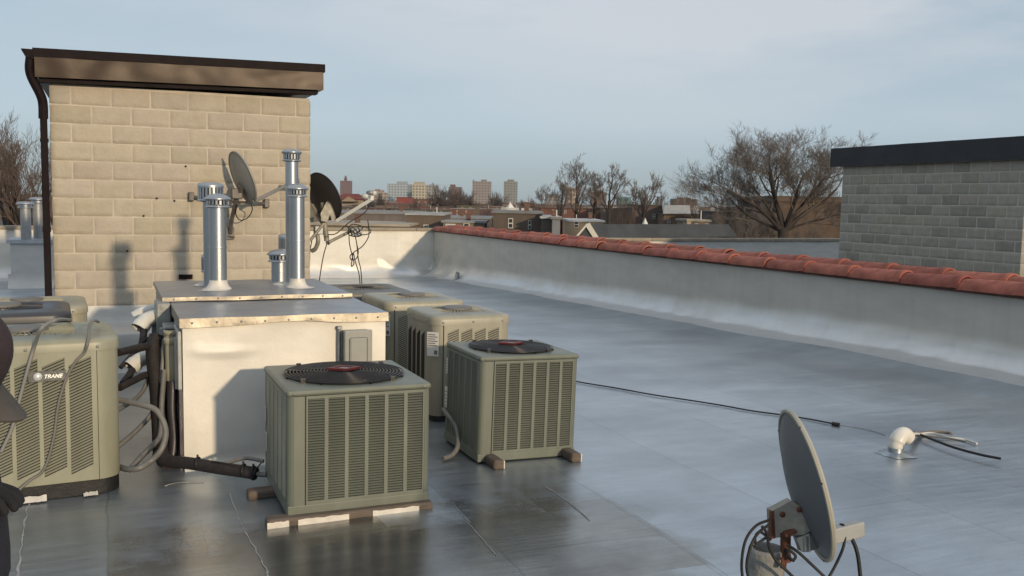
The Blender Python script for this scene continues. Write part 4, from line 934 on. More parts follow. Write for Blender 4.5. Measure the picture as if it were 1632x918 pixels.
# --- dish on the penthouse wall
C1 = atY(387, 283, 10.98)
t, P, n, m, s = dish('satellite_dish', 'pale grey satellite dish bracketed to the tan penthouse wall, throwing a shadow on the blocks', C1, camdir(0.80, 0.40, 0.58), camdir(-0.42, 0.9, 0.0), 0.305, MDISHW, MDISHW, 0.06, foot=atY(366, 376, YP))
k = MB(); ps = spline([atY(367, 372, YP-0.05), atY(369, 352, YP-0.13), atY(375, 325, YP-0.30), atY(377, 312, YP-0.34)], 5); k.tube(ps, 0.024, 12); k.box(atY(366, 377, YP-0.02)-V((.05, .03, .03)), atY(366, 366, YP-0.02)+V((.05, .03, .03))); k.beam(atY(361, 376, YP-.02), atY(373, 378, YP-.06), 0.05, 0.015); mo = k.build('mast', MDKARM, t)
for e in ((305, 313), (425, 324)):
    k = MB(); p1 = atY(374, 322, YP-0.29); p2 = atY(e[0], e[1], YP-0.05); k.beam(p1, p2, 0.022, 0.03); k.build('strut', MDKARM, t)
    k = MB(); k.box(p2+V((-.028, -.03, -.05)), p2+V((.028, .05, .05)), bev=0.006); k.build('wall_plate', MDKARM, t)
k = MB(); k.box(atY(377, 310, 11.0)-V((.06, .06, .05)), atY(377, 310, 11.0)+V((.06, .06, .07)), bev=0.01); k.beam(atY(382, 308, 11.0), P(0.25, math.pi)-n*0.01, 0.05, 0.10); k.build('bracket', MDKARM, t)
k = MB(); pe = atY(470, 288, 10.95); p0 = P(0.98, math.pi)-n*0.02; k.beam(p0, pe, 0.03, 0.03); ar = k.build('feed_arm', MDISH, t)
k = MB(); k.lathe([(0.0, -.05), (0.03, -.05), (0.035, 0.03), (0.0, 0.05)], pe, 14, (C1-pe)); k.build('feed_horn', MGREY, ar)
cable('coaxial_cable', 'thin dark cable loop hanging below the wall mounted dish', 'cable', [atY(378, 326, 11.0), atY(376, 342, 11.1), atY(384, 351, 11.15), atY(396, 346, 11.15), atY(402, 334, 11.1), atY(400, 325, 11.0)], 0.006, MBLACK)

# --- dark dish at the penthouse corner
C2 = atY(517, 313, 12.0)
t, P, n, m, s = dish('satellite_dish', 'charcoal satellite dish seen from behind at the right corner of the tan penthouse', C2, camdir(0.62, 0.42, 0.70), camdir(-0.43, 0.90, 0.05), 0.318, MDISHB, MDISHB, 0.075, foot=atY(503, 385, 12.1))
def Q(x_, y_, Y=11.9): return atY(x_, y_, Y)
k = MB(); k.beam(Q(496, 326, 12.05), Q(516, 358, 11.9), 0.05, 0.035); k.tube([Q(516, 348), Q(521, 384)], 0.034, 12); k.tube([Q(521, 384), Q(526, 388)], 0.03, 8); k.build('mast', MBRKT, t)
k = MB(); k.prism([Q(511, 340, 11.8), Q(520, 322, 11.8), Q(526, 326, 11.8), Q(532, 340, 11.8), Q(534, 350, 11.8), Q(529, 352, 11.8), Q(526, 342, 11.8), Q(521, 354, 11.8), Q(512, 352, 11.8)], None, FW*0.06+UP*0.02); k.beam(Q(519, 332, 11.86), P(0.3, math.pi), 0.10, 0.06); k.build('bracket', MBRKT, t)
for a_, b_ in (((494, 384), (516, 356)), ((524, 386), (566, 365))):
    k = MB(); k.tube([Q(*a_, 11.85), Q(*b_, 11.85)], 0.020, 10); k.build('strut', MBRKT, t)
k = MB(); k.beam(Q(537, 352, 11.75), Q(592, 318, 11.5), 0.035, 0.042); k.beam(Q(592, 319, 11.5), Q(593, 312, 11.5), 0.035, 0.04); ar = k.build('feed_arm', MPVC, t)
for x_, y_ in ((582, 313), (590, 307), (595, 308)):
    k = MB(); p = Q(x_, y_, 11.5); k.lathe([(0, -.04), (0.026, -.04), (0.03, 0.02), (0.022, 0.045), (0, .05)], p, 12, (C2-p)); k.build('feed_horn', MPVC if x_ != 590 else MGREY, ar)
k = MB(); k.box(Q(508, 366, 11.9)-V((.06, .05, .06)), Q(508, 366, 11.9)+V((.05, .05, .05)), bev=.01); k.build('clamp', MGREY, t)
k = MB(); k.tube(spline([Q(497, 400, 12.0), Q(503, 396, 11.95), Q(507, 384, 11.9), Q(505, 372, 11.9)], 5), 0.028, 10); k.build('wall_arm', MBRKT, t)
k = MB(); p = Q(568, 370, 11.8); k.box(p-V((.07, .03, .05)), p+V((.07, .03, .05)), bev=.012); k.lathe([(0, 0), (.03, 0), (.03, .05), (0, .05)], Q(562, 366, 11.75), 12, -FW); k.build('splitter', MGREY, t)
wires = [
 ('thin wire dropping straight from the charcoal dish mast foot to the roof', [(521, 388), (515, 410), (510, 440), (508, 458)]),
 ('thin wire swinging down from the dish splitter with a small knot, left of a pair', [(556, 366), (557, 388), (562, 410), (564, 420), (560, 424), (563, 404), (566, 416), (572, 436), (574, 456)]),
 ('thin wire falling almost straight from the dish splitter to the dark condenser', [(563, 366), (568, 385), (571, 412), (575, 430), (577, 456)]),
 ('thin wire bowing out to the right from the splitter and back to a loop', [(586, 350), (588, 366), (587, 378), (578, 392), (564, 402), (558, 408), (560, 414), (568, 412), (571, 402), (569, 390)]),
 ('thin wire sagging right of the splitter under the feed arm', [(562, 362), (572, 372), (582, 374), (591, 370), (586, 363), (572, 360)]),
 ('thin wire drooping from the feed arm back to the mast', [(592, 322), (580, 340), (556, 355), (536, 372), (522, 374)]),
 ('thin wire curling down along the penthouse corner', [(497, 384), (494, 400), (493, 418), (487, 436), (484, 450)]),
 ('tangled wire turns around the dish splitter', [(552, 360), (566, 372), (578, 362), (560, 358), (556, 374), (574, 376), (570, 360)]),
]
for lb, pts in wires: cable('hanging_wire', lb, 'wire', [Q(x_, y_, 11.7) for x_, y_ in pts], 0.0065, MBLACK, 'thin wires hanging from the charcoal dish')

# ================================================================== ROOF CLUTTER
def onroof(x_, y_, dz=0.0):
    z = -1.9
    for _ in range(6): p = atZ(x_, y_, z); z = roof_z(p.x, p.y)+0.012*nse((p.x*0.55, p.y*0.55, 3.1))+dz
    return atZ(x_, y_, z)
cable('coaxial_cable', 'long black cable trailing across the silver roof to the right of the condensers', 'cable', [onroof(x_, y_, .014) for x_, y_ in ((900, 604), (930, 610), (985, 619), (1040, 629), (1100, 638), (1150, 646), (1200, 655), (1245, 661), (1290, 668), (1332, 676))], 0.007, MBLACK)
b = MB(); b.tube([onroof(1326, 675, .016), onroof(1338, 677, .016)], 0.017, 8); b.build('connector', MBLACK, bpy.data.objects[[o.name for o in bpy.data.objects if o.name.startswith('coaxial_cable')][-1]])
cable('thin_wire', 'hair thin wire continuing from the cable connector towards the white gooseneck', 'wire', [onroof(x_, y_, .006) for x_, y_ in ((1338, 677), (1370, 682), (1395, 688), (1412, 694))], 0.003, MGREY)
# gooseneck
gb = onroof(1427, 724)
t = thing('gooseneck_vent', 'white pvc gooseneck pipe on the silver roof with cables spilling from its mouth', 'roof pipe', gb)
g0 = gb+V((0, 0, -0.02)); R4 = RT.copy(); R4.z = 0; R4.normalize()
dg_ = (R4*0.85+V((FW.x, FW.y, 0)).normalized()*0.5).normalized()
b = MB(); b.tube([g0, g0+V((0, 0, 0.075))], 0.058, 20); b.build('collar', MTIN, t)
P_ = spline([g0+V((0, 0, 0.05)), g0+V((0, 0, 0.10)), g0+V((0, 0, 0.145))+dg_*0.03, g0+V((0, 0, 0.165))+dg_*0.085, g0+V((0, 0, 0.135))+dg_*0.135], 6)
b = MB(); b.tube(P_, [0.052]*8+[0.060]*(len(P_)-8), 20, False); b.build('bend', mat('white_gooseneck_pvc', (0.78, 0.75, 0.68), .35, var=.1, scale=9, bump=.1, bscale=20), t)
k = MB(); dd_ = (P_[-1]-P_[-2]).normalized(); k.lathe([(0.056, -0.012), (0, -0.012)], P_[-1], 16, dd_); k.build('pipe_mouth', MBLACK, t)
b = MB(); b.grid(lambda u, v: gb+V((math.cos(6.2832*u)*(0.055+0.08*v*(1+.9*nse((math.cos(6.28*u)*2, math.sin(6.28*u)*2, 3)))), math.sin(6.2832*u)*(0.055+0.08*v*(1+.9*nse((math.cos(6.28*u)*2, math.sin(6.28*u)*2, 3)))), 0.004+0.02*(1-v)**2)), 28, 5)
b.build('flashing', MROOF, t)
mth = P_[-1]+V((0, 0, 0.01))
for i_, (lb, pts, r, mm) in enumerate((
  ('cream cable running out of the gooseneck mouth across the roof', [(1470, 693), (1500, 697), (1535, 700), (1557, 707)], 0.010, MPVC),
  ('pair mate brown cable beside the cream one out of the gooseneck', [(1466, 690), (1490, 688), (1512, 690), (1516, 692)], 0.012, mat('tan_cable', (0.17, .14, .11), .6)),
  ('dark cable out of the gooseneck lying just under the cream one', [(1462, 694), (1490, 696), (1520, 700), (1540, 704)], 0.009, MCORD),
  ('second cream cable fanning out of the gooseneck', [(1466, 691), (1486, 690), (1512, 697), (1538, 702)], 0.007, MPVC),
  ('long black cable end stretching right from the gooseneck bundle', [(1460, 690), (1485, 700), (1520, 713), (1560, 724), (1595, 731)], 0.010, MBLACK))):
    cable('loose_cable', lb, 'cable', [mth, mth.lerp(onroof(*pts[0], .03), 0.5)+V((0, 0, .015))]+[onroof(x_, y_, .02+0.006*i_) for x_, y_ in pts], r, mm, 'loose cables spilling from the gooseneck')
# raised seams on the membrane
def seam(pts, w, nm='seam_sealant', seed=1):
    P = spline([onroof(*p) for p in pts], 10); b = MB(); n_ = len(P)
    vs_ = []; fs = []
    for i, p in enumerate(P):
        d = (P[min(i+1, n_-1)]-P[max(i-1, 0)]).normalized(); r = d.cross(V((0, 0, 1))); jw = w*(0.35+1.6*abs(nse((i*0.47, seed, 0)))); c = p+r*(0.010*nse((i*0.43, seed, 5)))
        vs_ += [c-r*jw+V((0, 0, 0.002)), c+V((0, 0, 0.007)), c+r*jw+V((0, 0, 0.002))]
    for i in range(n_-1): fs += [(3*i, 3*i+1, 3*i+4, 3*i+3), (3*i+1, 3*i+2, 3*i+5, 3*i+4)]
    b.add(vs_, fs, True); tag(b.build(nm, MSEAM), kind='structure')
MSEAM = mat('dried_sealant', (0.44, 0.44, 0.43), 0.6, 0.1, var=0.35, scale=14)
seam([(365, 785), (376, 815), (392, 850), (412, 885), (432, 925)], 0.006, seed=1)
seam([(48, 792), (40, 830), (34, 870), (28, 925)], 0.008, seed=2)
seam([(262, 775), (285, 770), (325, 769)], 0.010, seed=3)
seam([(868, 775), (905, 800), (940, 830)], 0.003, seed=4)
seam([(735, 820), (760, 850), (790, 885)], 0.003, seed=6)
# far left curb with two vents
YC = 24.6
t = thing('vent_curb', 'pale metal clad curb at the far left roof edge carrying two vents', 'curb', (-1.7, 25, -2.3))
c0, c1 = atY(16, 388, YC), atY(78, 390, YC)
b = MB(); b.box((c0.x, YC, -2.4), (c1.x+0.9, YC+1.3, c0.z)); b.grid(lambda u, v: V((c0.x-0.06+u*2.1, YC-0.02-0.25*(1-v)**3, roof_z(0, YC)-0.02+v*0.35)), 12, 8); b.build('curb_wall', MWALL, t)
b = MB(); b.box((c0.x-0.07, YC-0.06, c0.z), (c1.x+0.95, YC+1.4, c0.z+0.09)); b.build('curb_lid', MTIN, t)
for lb, px_, yt, Y in (('left of the two dull vents on the far left curb', 41, 321, YC+0.35), ('right of the two dull vents on the far left curb, partly behind the downspout', 61, 314, YC+0.9)):
    p = atY(px_, 350, Y); zt3 = atY(px_, yt, Y).z; zb3 = c0.z+0.08; t = thing('flue_vent', lb, 'vent pipe', (p.x, Y, zb3), 0, 'vents on the far left curb'); b = MB(); c = V((p.x, Y, 0))
    b.tube([c+V((0, 0, zb3)), c+V((0, 0, zt3-0.15))], 0.115, 18); b.build('pipe', MGREY, t)
    k = MB(); k.lathe([(0.12, -0.16), (0.17, -0.15), (0.17, -0.13), (0.14, -.12), (0.14, -0.075), (0.205, -0.07), (0.205, -0.05), (0.15, -0.01), (0, 0)], c+V((0, 0, zt3)), 24); k.build('cap', MTIN, t)

# ================================================================== PERSON at the left edge
def person():
    RH = V((RT.x, RT.y, 0)).normalized(); FH = V((FW.x, FW.y, 0)).normalized()
    gp = at(-190, 760, 2.06); gp.z = -1.83
    t = thing('person', 'person in dark navy jacket and grey brimmed cap at the left edge, head bowed', 'person', gp)
    def W_(r, f, z): return gp+RH*r+FH*f+V((0, 0, z))
    def skin(name, m, nodes, edges, root=0, lv=2):
        me = bpy.data.meshes.new(name); me.from_pydata([wm(t).inverted() @ W_(*q[:3]) for q in nodes], edges, []); o = bpy.data.objects.new(name, me); COL.objects.link(o); o.parent = t
        md = o.modifiers.new('skin', 'SKIN'); md.use_smooth_shade = True
        for i, q in enumerate(nodes):
            sv = me.skin_vertices[0].data[i]; rx = q[3]; ry = q[4] if len(q) > 4 else q[3]; sv.radius = (rx, ry); sv.use_root = (i == root)
        sd = o.modifiers.new('sub', 'SUBSURF'); sd.levels = lv; sd.render_levels = lv
        me.materials.append(m); return o
    mj = mat('navy_quilted_jacket', (0.016, 0.016, 0.024), 0.85, 0, var=0.35, scale=9, bump=0.6, bscale=16)
    msk = mat('skin_tone', (0.36, 0.22, 0.16), 0.55)
    # body: pelvis 0, chest, neck, head (facing +r, bowed), legs, arms
    body = [(-0.02, 0, 0.88, 0.13, 0.15), (0.06, 0, 1.04, 0.12, 0.15), (0.0, 0, 1.22, 0.12, 0.16), (0.08, 0, 1.34, 0.055), (0.135, 0, 1.41, 0.075), (0.155, 0, 1.48, 0.078),
            (-0.02, 0.10, 0.82, 0.085), (0.02, 0.11, 0.46, 0.058), (-0.02, 0.12, 0.07, 0.04), (0.10, 0.13, 0.03, 0.038),
            (-0.02, -0.10, 0.82, 0.085), (0.06, -0.11, 0.46, 0.058), (0.02, -0.12, 0.07, 0.04), (0.14, -0.13, 0.03, 0.038),
            (0.0, 0.19, 1.24, 0.06), (0.0, 0.26, 1.04, 0.045), (0.15, 0.12, 1.12, 0.034),
            (0.0, -0.19, 1.24, 0.06), (0.0, -0.26, 1.04, 0.045), (0.155, -0.14, 1.155, 0.034)]
    ed = [(0, 1), (1, 2), (2, 3), (3, 4), (4, 5), (0, 6), (6, 7), (7, 8), (8, 9), (0, 10), (10, 11), (11, 12), (12, 13), (2, 14), (14, 15), (15, 16), (2, 17), (17, 18), (18, 19)]
    skin('body', msk, body, ed)
    jk = [(0.11, 0, 0.84, 0.18, 0.18), (0.10, 0, 1.02, 0.165, 0.185), (-0.01, 0, 1.22, 0.14, 0.19), (0.05, 0, 1.32, 0.09, 0.09),
          (0.0, 0.20, 1.23, 0.085), (0.0, 0.27, 1.03, 0.075), (0.15, 0.13, 1.12, 0.060), (0.0, -0.20, 1.23, 0.085), (0.0, -0.27, 1.03, 0.078), (0.16, -0.15, 1.15, 0.072)]
    skin('jacket', mj, jk, [(0, 1), (1, 2), (2, 3), (2, 4), (4, 5), (5, 6), (2, 7), (7, 8), (8, 9)])
    tr = [(-0.02, 0, 0.86, 0.15, 0.16), (-0.02, 0.10, 0.80, 0.10), (0.02, 0.11, 0.46, 0.078), (-0.02, 0.12, 0.09, 0.065), (-0.02, -0.10, 0.80, 0.10), (0.06, -0.11, 0.46, 0.078), (0.02, -0.12, 0.09, 0.065)]
    skin('trousers', mat('dark_trousers', (0.02, 0.02, 0.025), .9, var=.2), tr, [(0, 1), (1, 2), (2, 3), (0, 4), (4, 5), (5, 6)])
    for yy, xx in ((0.12, 0.0), (-0.12, 0.04)): skin('shoe', MBLACK, [(xx-0.04, yy, 0.05, 0.05), (xx+0.08, yy, 0.045, 0.05, 0.04), (xx+0.19, yy, 0.035, 0.042, 0.03)], [(0, 1), (1, 2)])
    # gloved hands, each a palm with five bent fingers around nothing (relaxed)
    mg = mat('black_glove', (0.014, 0.014, 0.018), 0.9, var=.3, scale=20, bump=.4, bscale=40)
    for sg, wr_ in ((1, V((0.125, 0.08, 1.13))), (-1, V((0.13, -0.12, 1.17)))):
        nd = [(wr_.x-0.03, wr_.y, wr_.z, 0.042), (wr_.x+0.05, wr_.y, wr_.z+0.005, 0.044, 0.034)]; e = [(0, 1)]
        for k in range(4):
            o = -0.036+0.024*k; L_ = (0.030, 0.036, 0.033, 0.026)[k]; i = len(nd)
            nd += [(wr_.x+0.085, wr_.y+o, wr_.z+0.008, 0.0115), (wr_.x+0.085+L_, wr_.y+o*1.1, wr_.z-0.004, 0.011), (wr_.x+0.085+L_*1.5, wr_.y+o*1.1, wr_.z-0.034, 0.010)]
            e += [(1, i), (i, i+1), (i+1, i+2)]
        i = len(nd); nd += [(wr_.x+0.03, wr_.y-sg*0.05, wr_.z+0.01, 0.014), (wr_.x+0.075, wr_.y-sg*0.068, wr_.z+0.0, 0.012), (wr_.x+0.10, wr_.y-sg*0.06, wr_.z-0.012, 0.0105)]
        e += [(0, i), (i, i+1), (i+1, i+2)]
        skin('glove', mg, nd, e)
    # face: nose, eyes, ears; cap with brim tipped down to the right
    hc = V((0.178, 0, 1.455)); ft = R_(38)    # bow angle
    def HL(f, s_, u): return W_(hc.x+f*math.cos(ft)+u*math.sin(ft), hc.y+s_, hc.z-f*math.sin(ft)+u*math.cos(ft))
    b = MB(); b.grid(lambda u, v: HL(0.092*math.sin(math.pi*v)*math.cos(6.2832*u)*1.02, 0.076*math.sin(math.pi*v)*math.sin(6.2832*u), -0.015+0.118*math.cos(math.pi*v)), 24, 16); b.build('head', msk, t)
    b = MB(); b.tube([HL(0.085, 0, 0.0), HL(0.112, 0, -0.035), HL(0.09, 0, -0.045)], [0.008, 0.015, 0.010], 8); b.build('nose', msk, t)
    for sg in (-1, 1):
        b = MB(); b.lathe([(0.0, 0.012), (0.010, 0.007), (0.012, 0)], HL(0.080, sg*0.032, 0.0), 10, HL(1, 0, 0)-HL(0, 0, 0)); b.build('eye', MBLACK, t)
        b = MB(); b.tube([HL(-0.005, sg*0.078, 0.02), HL(-0.018, sg*0.088, 0.0), HL(-0.005, sg*0.080, -0.035)], [0.010, 0.014, 0.009], 8); b.build('ear', msk, t)
    b = MB(); b.tube([HL(0.084, -0.02, -0.072), HL(0.09, 0, -0.073), HL(0.084, 0.02, -0.072)], 0.006, 6); b.build('mouth', mat('lip_tone', (.3, .13, .11), .5), t)
    b = MB(); b.grid(lambda u, v: HL(-0.006+0.108*math.sin(math.pi*.5*v+.0001)*math.cos(6.2832*u), 0.094*math.sin(math.pi*.5*v+.0001)*math.sin(6.2832*u), 0.020+0.115*math.cos(math.pi*.5*v)-0.028*v**4), 28, 12)
    cp_ = b.build('cap', mat('maroon_black_cap', (0.040, 0.027, 0.032), .9, var=.3, scale=12, bump=.4, bscale=30), t)
    b = MB()
    for off in (0.0, -0.006):
        b.grid(lambda u, v: HL(0.085+0.105*v*math.cos((u-.5)*1.2)-0.05*(abs(u-.5)*2)**2*(1-.3*v), (u-.5)*0.17*(1-0.12*v), 0.012-0.02*v-0.02*(abs(u-.5)*2)**2+off), 16, 6)
    b.build('cap_brim', mat('grey_cap_brim', (0.085, 0.075, 0.068), .8, var=.25, scale=14, bump=.3, bscale=40), cp_)
person()

# ================================================================== CITY BEYOND
def facade_mat(name, col, wcol, bw, rh, msize=0.12, rough=0.8):
    m = bpy.data.materials.new(name); m.use_nodes = True; t = m.node_tree; b = t.nodes['Principled BSDF']; b.inputs['Roughness'].default_value = rough
    tcn = N(t, 'ShaderNodeTexCoord'); sp = N(t, 'ShaderNodeSeparateXYZ'); t.links.new(tcn.outputs['Object'], sp.inputs[0])
    ad = N(t, 'ShaderNodeMath', operation='ADD'); t.links.new(sp.outputs[0], ad.inputs[0]); t.links.new(sp.outputs[1], ad.inputs[1])
    def cell(src, size, duty):
        d = N(t, 'ShaderNodeMath', operation='DIVIDE'); d.inputs[1].default_value = size; t.links.new(src, d.inputs[0])
        f = N(t, 'ShaderNodeMath', operation='FRACT'); t.links.new(d.outputs[0], f.inputs[0])
        c = N(t, 'ShaderNodeMath', operation='LESS_THAN'); c.inputs[1].default_value = duty; t.links.new(f.outputs[0], c.inputs[0]); return c.outputs[0]
    mu_ = N(t, 'ShaderNodeMath', operation='MULTIPLY'); t.links.new(cell(ad.outputs[0], bw, 0.55), mu_.inputs[0]); t.links.new(cell(sp.outputs[2], rh, 0.5), mu_.inputs[1])
    mx = N(t, 'ShaderNodeMix', data_type='RGBA'); mx.inputs['A'].default_value = (*col, 1); mx.inputs['B'].default_value = (*wcol, 1); t.links.new(mu_.outputs[0], mx.inputs['Factor']); t.links.new(mx.outputs['Result'], b.inputs['Base Color'])
    return m
GZ = -11.0
def axes(): return V((1, 0, 0)), V((0, 1, 0))
def tower(label, x0, x1, yt, D, col, wcol, dep=16, top=None, bw=4.8, rh=4.4, name='apartment_tower', rot=0.0):
    a = at(x0, yt, D); c = at(x1, yt, D); zt = (a.z+c.z)/2; w = (V((c.x, c.y, 0))-V((a.x, a.y, 0))); wl = w.length
    t = thing(name, label, 'tower block', ((a.x+c.x)/2, (a.y+c.y)/2, GZ), math.atan2(w.y, w.x)+rot)
    b = MB(); b.box((-wl/2, 0, 0), (wl/2, dep, zt-GZ)); b.build('wall', facade_mat('tower_facade', tuple(min(1, q*1.12) for q in col), tuple(q*.72 for q in wcol), bw, rh), t, True)
    for (u0, u1, hgt) in (top or ()):
        k = MB(); k.box((-wl/2+wl*u0, dep*0.2, zt-GZ), (-wl/2+wl*u1, dep*0.8, zt-GZ+hgt)); k.build('roof_plant', mat('tower_top', tuple(q*0.85 for q in col), .9), t, True)
    return t
def pxm(px_, D): return px_*D/FPX
tower('slim dark red brick tower with a small spire on its roof, left of the others', 542, 559, 288, 1700, (.15, .075, .07), (.09, .06, .06), top=((.35, .55, 5), (.4, .5, 9)))
tower('wide pale blue grey slab block in the distant skyline', 617, 650, 293, 1500, (.33, .37, .40), (.20, .24, .28), top=((.45, .95, 4),))
tower('narrow darker end block joined to the right of the pale slab', 650.5, 657, 294, 1510, (.20, .23, .26), (.14, .17, .2))
tower('cream coloured mid rise with horizontal window rows right of the pale slab', 657, 679, 294, 1400, (.42, .37, .27), (.17, .15, .13), top=((.1, .85, 4),))
tower('grey mid rise with a rooftop mast behind the bare bushes', 679.5, 698, 295, 1450, (.25, .25, .24), (.15, .15, .16), top=((.5, .58, 4), (.2, .7, 1)))
tower('dark brown brick block half hidden by bare bushes', 715, 735, 298, 1100, (.14, .085, .07), (.10, .07, .06), top=((.1, .5, 3),))
tower('broad brown tower with roof plant, left of the lone grey tower', 753, 783, 289, 1500, (.235, .195, .175), (.155, .13, .12), top=((.45, .75, 3), (.0, .1, 2)))
tower('lone grey tower standing right in the skyline', 803, 825, 289, 1500, (.20, .20, .185), (.14, .14, .14), top=((.25, .75, 3),))
tower('small beige stepped block on the skyline right of the red roof', 596, 610, 303, 1300, (.30, .22, .17), (.2, .15, .12), top=((.1, .6, 1.5),))
tower('lower tan block beside the beige stepped block', 609, 616, 307, 1290, (.33, .27, .2), (.2, .15, .12))
tower('pinkish beige tower behind the tallest slender tree', 903, 922, 299, 900, (.34, .25, .20), (.22, .17, .14))
tower('dark brown block behind the second slender tree', 944, 967, 306, 700, (.14, .09, .075), (.08, .06, .05), top=((.2, .8, 1.2),))
tower('teal glass block low on the skyline', 986, 1006, 314, 700, (.08, .17, .19), (.06, .12, .14))
tower('long low brown block on the horizon left of the big tree', 1074, 1112, 317, 700, (.13, .10, .085), (.08, .065, .06), top=((.25, .75, 1.0),))
tower('small grey block on the horizon beside the third slender tree', 1049, 1056, 317, 800, (.2, .2, .19), (.13, .13, .13), top=((.3, .6, 2),))
tower('low pale block far left of the slender trees', 870, 893, 310, 1300, (.22, .21, .2), (.15, .14, .14))

MCHIM = mat('chimney_brick', (.16, .095, .07), .9, var=.3)
MWIN = mat('dark_window_pane', (0.03, 0.035, 0.04), 0.15); MFRM = mat('white_window_frame', (0.55, 0.54, 0.5), 0.6)
def house(label, x0, x1, yt, D, col, roofcol=None, dep=9, wins=(), cat='house', name='rowhouse', roof_h=0.14, group=None, zb=GZ, parapet=True, rough=0.85, rz=None, wallmat=None):
    """front wall spans pixels x0..x1 at depth D with its top at yt"""
    a = at(x0, yt, D); c = at(x1, yt, D); zt = (a.z+c.z)/2; w = (V((c.x, c.y, 0))-V((a.x, a.y, 0))); wl = w.length
    t = thing(name, label, cat, ((a.x+c.x)/2, (a.y+c.y)/2, zb), math.atan2(w.y, w.x), group)
    h = zt-zb
    b = MB(); b.box((-wl/2, 0, 0), (wl/2, dep, h-roof_h)); b.build('wall', wallmat or mat('house_wall', col, rough, var=.25, scale=.8, stretch=(1, 1, .4)), t, True)
    b = MB(); b.box((-wl/2-0.12, -0.12, h-roof_h), (wl/2+0.12, dep+.1, h)); ro = b.build('roof', mat('house_roof', roofcol or tuple(q*.7 for q in col), .8, var=.3, scale=.6), t, True)
    rq = random.Random(int(x0*7+yt*13))
    for q in range(rq.choice((0, 0, 1, 1)) if yt > 320 and D < 300 else 0):
        k = MB(); xx = rq.uniform(-.42, .42)*wl; yy_ = rq.uniform(.2, .8)*dep; hh_ = rq.uniform(.5, 1.1); hh_ *= .6; k.box((xx-.17, yy_-.17, h-.05), (xx+.17, yy_+.17, h+hh_)); k.box((xx-.21, yy_-.21, h+hh_), (xx+.21, yy_+.21, h+hh_+.06)); k.build('chimney', MCHIM, ro, True)
    if yt > 320 and D < 200 and rq.random() < .5:
        k = MB(); xx = rq.uniform(-.4, .4)*wl; k.tube([(xx, dep*.4, h-.05), (xx, dep*.4, h+rq.uniform(.4, .8))], .04, 6); k.build('vent_stack', MPVC, ro, True)
    for (u, yy, ww, hh) in wins:
        zc = at((x0+x1)/2, yy, D).z-zb; xc = -wl/2+wl*u; ww = pxm(ww, D); hh = pxm(hh, D); f = 0.16*ww
        k = MB(); k.box((xc-ww/2, -0.06, zc-hh/2), (xc+ww/2, 0.02, zc+hh/2)); fo = k.build('window', MFRM, t, True)
        k = MB(); k.box((xc-ww/2+f, -0.075, zc-hh/2+f), (xc+ww/2-f, -0.062, zc-0.04)); k.box((xc-ww/2+f, -0.075, zc+0.04), (xc+ww/2-f, -0.062, zc+hh/2-f)); k.build('pane', MWIN, fo, True)
    return t
house('dark brown brick house wall with two white framed windows just beyond the red tiles', 786, 864, 337, 62, (.115, .09, .072), (.20, .20, .20), 10, ((.36, 356, 8, 16), (.75, 358, 5, 14)))
house('grey tarp clad house end wall right of the dark brown brick house', 864, 893, 345, 60, (.13, .11, .09), (.42, .43, .45), 8, (), rz=None)
t = house('pale grey corrugated shed wall beside the tarp clad house', 880.5, 893, 346, 59.0, (.22, .23, .25), (.2, .2, .2), 3, (), cat='shed', name='garden_shed')
house('brown rendered house with a sloping white roof edge left of the red tiles', 648, 705, 340, 66, (.145, .11, .085), (.36, .37, .38), 9, ((.55, 362, 9, 8),))
house('low tan house with one white window in front of the grey flat roof', 706, 773, 352, 64, (.22, .175, .125), (.28, .28, .28), 5, ((.18, 361, 16, 8), (.56, 361, 10, 12)))
house('grey flat roofed house behind the low tan one', 690, 780, 346, 78, (.16, .13, .11), (.24, .25, .26), 10, ())
house('weathered brown house with a light strip roof at the left behind the dish wires', 494, 650, 356.5, 60, (.20, .155, .11), (.42, .36, .28), 9, ())
house('brown shingled barn like house behind the charcoal dish', 500, 640, 338, 85, (.18, .15, .135), (.26, .25, .24), 20, ())
house('tan timber wall house under a white metal roof behind the slender trees', 908, 962, 351, 75, (.42, .32, .21), (.62, .62, .62), 9, ((.2, 358, 8, 10),))
house('dark red brick row with flat roof behind the slender trees', 862, 960, 331, 130, (.17, .075, .06), (.10, .07, .06), 10, ((.2, 338, 3, 6), (.4, 338, 3, 6), (.6, 338, 3, 6), (.8, 338, 3, 6)))
house('brown row house with pale cornice right of the red brick row', 962, 1010, 330, 125, (.15, .11, .09), (.33, .31, .28), 10, ((.55, 344, 3.5, 8), (.2, 344, 3.5, 8)))
house('tall narrow dark brown house left of the metal mansard roof', 1008, 1058, 326, 120, (.115, .08, .07), (.09, .07, .06), 10, ((.3, 345, 4, 8), (.7, 345, 4, 8)))
t = house('brown row house with pale streaked metal mansard roof', 1058, 1100, 341, 115, (.16, .11, .075), (.10, .08, .07), 10, ((.2, 354, 4, 9), (.72, 354, 5, 9)))
hm = MB(); a_ = at(1060, 327, 118); c_ = at(1099, 327, 118); a2 = at(1057, 340.5, 114.5); c2 = at(1101, 340.5, 114.5); hm.add([a2, c2, c_, a_, a2+V((0, 0, -.1)), c2+V((0, 0, -.1)), c_+V((.8, 2, 0)), a_+V((.8, 2, 0))], [(0, 1, 2, 3), (4, 7, 6, 5), (3, 2, 6, 7), (0, 3, 7, 4), (1, 5, 6, 2)]); hm.build('mansard', mat('streaked_zinc', (.42, .39, .35), .5, .2, var=.35, scale=1.0, stretch=(3, 3, .2)), t)
t = house('brown row house with two small metal mansard panels behind the big tree', 1101, 1150, 341, 116, (.13, .095, .07), (.10, .08, .07), 10, ())
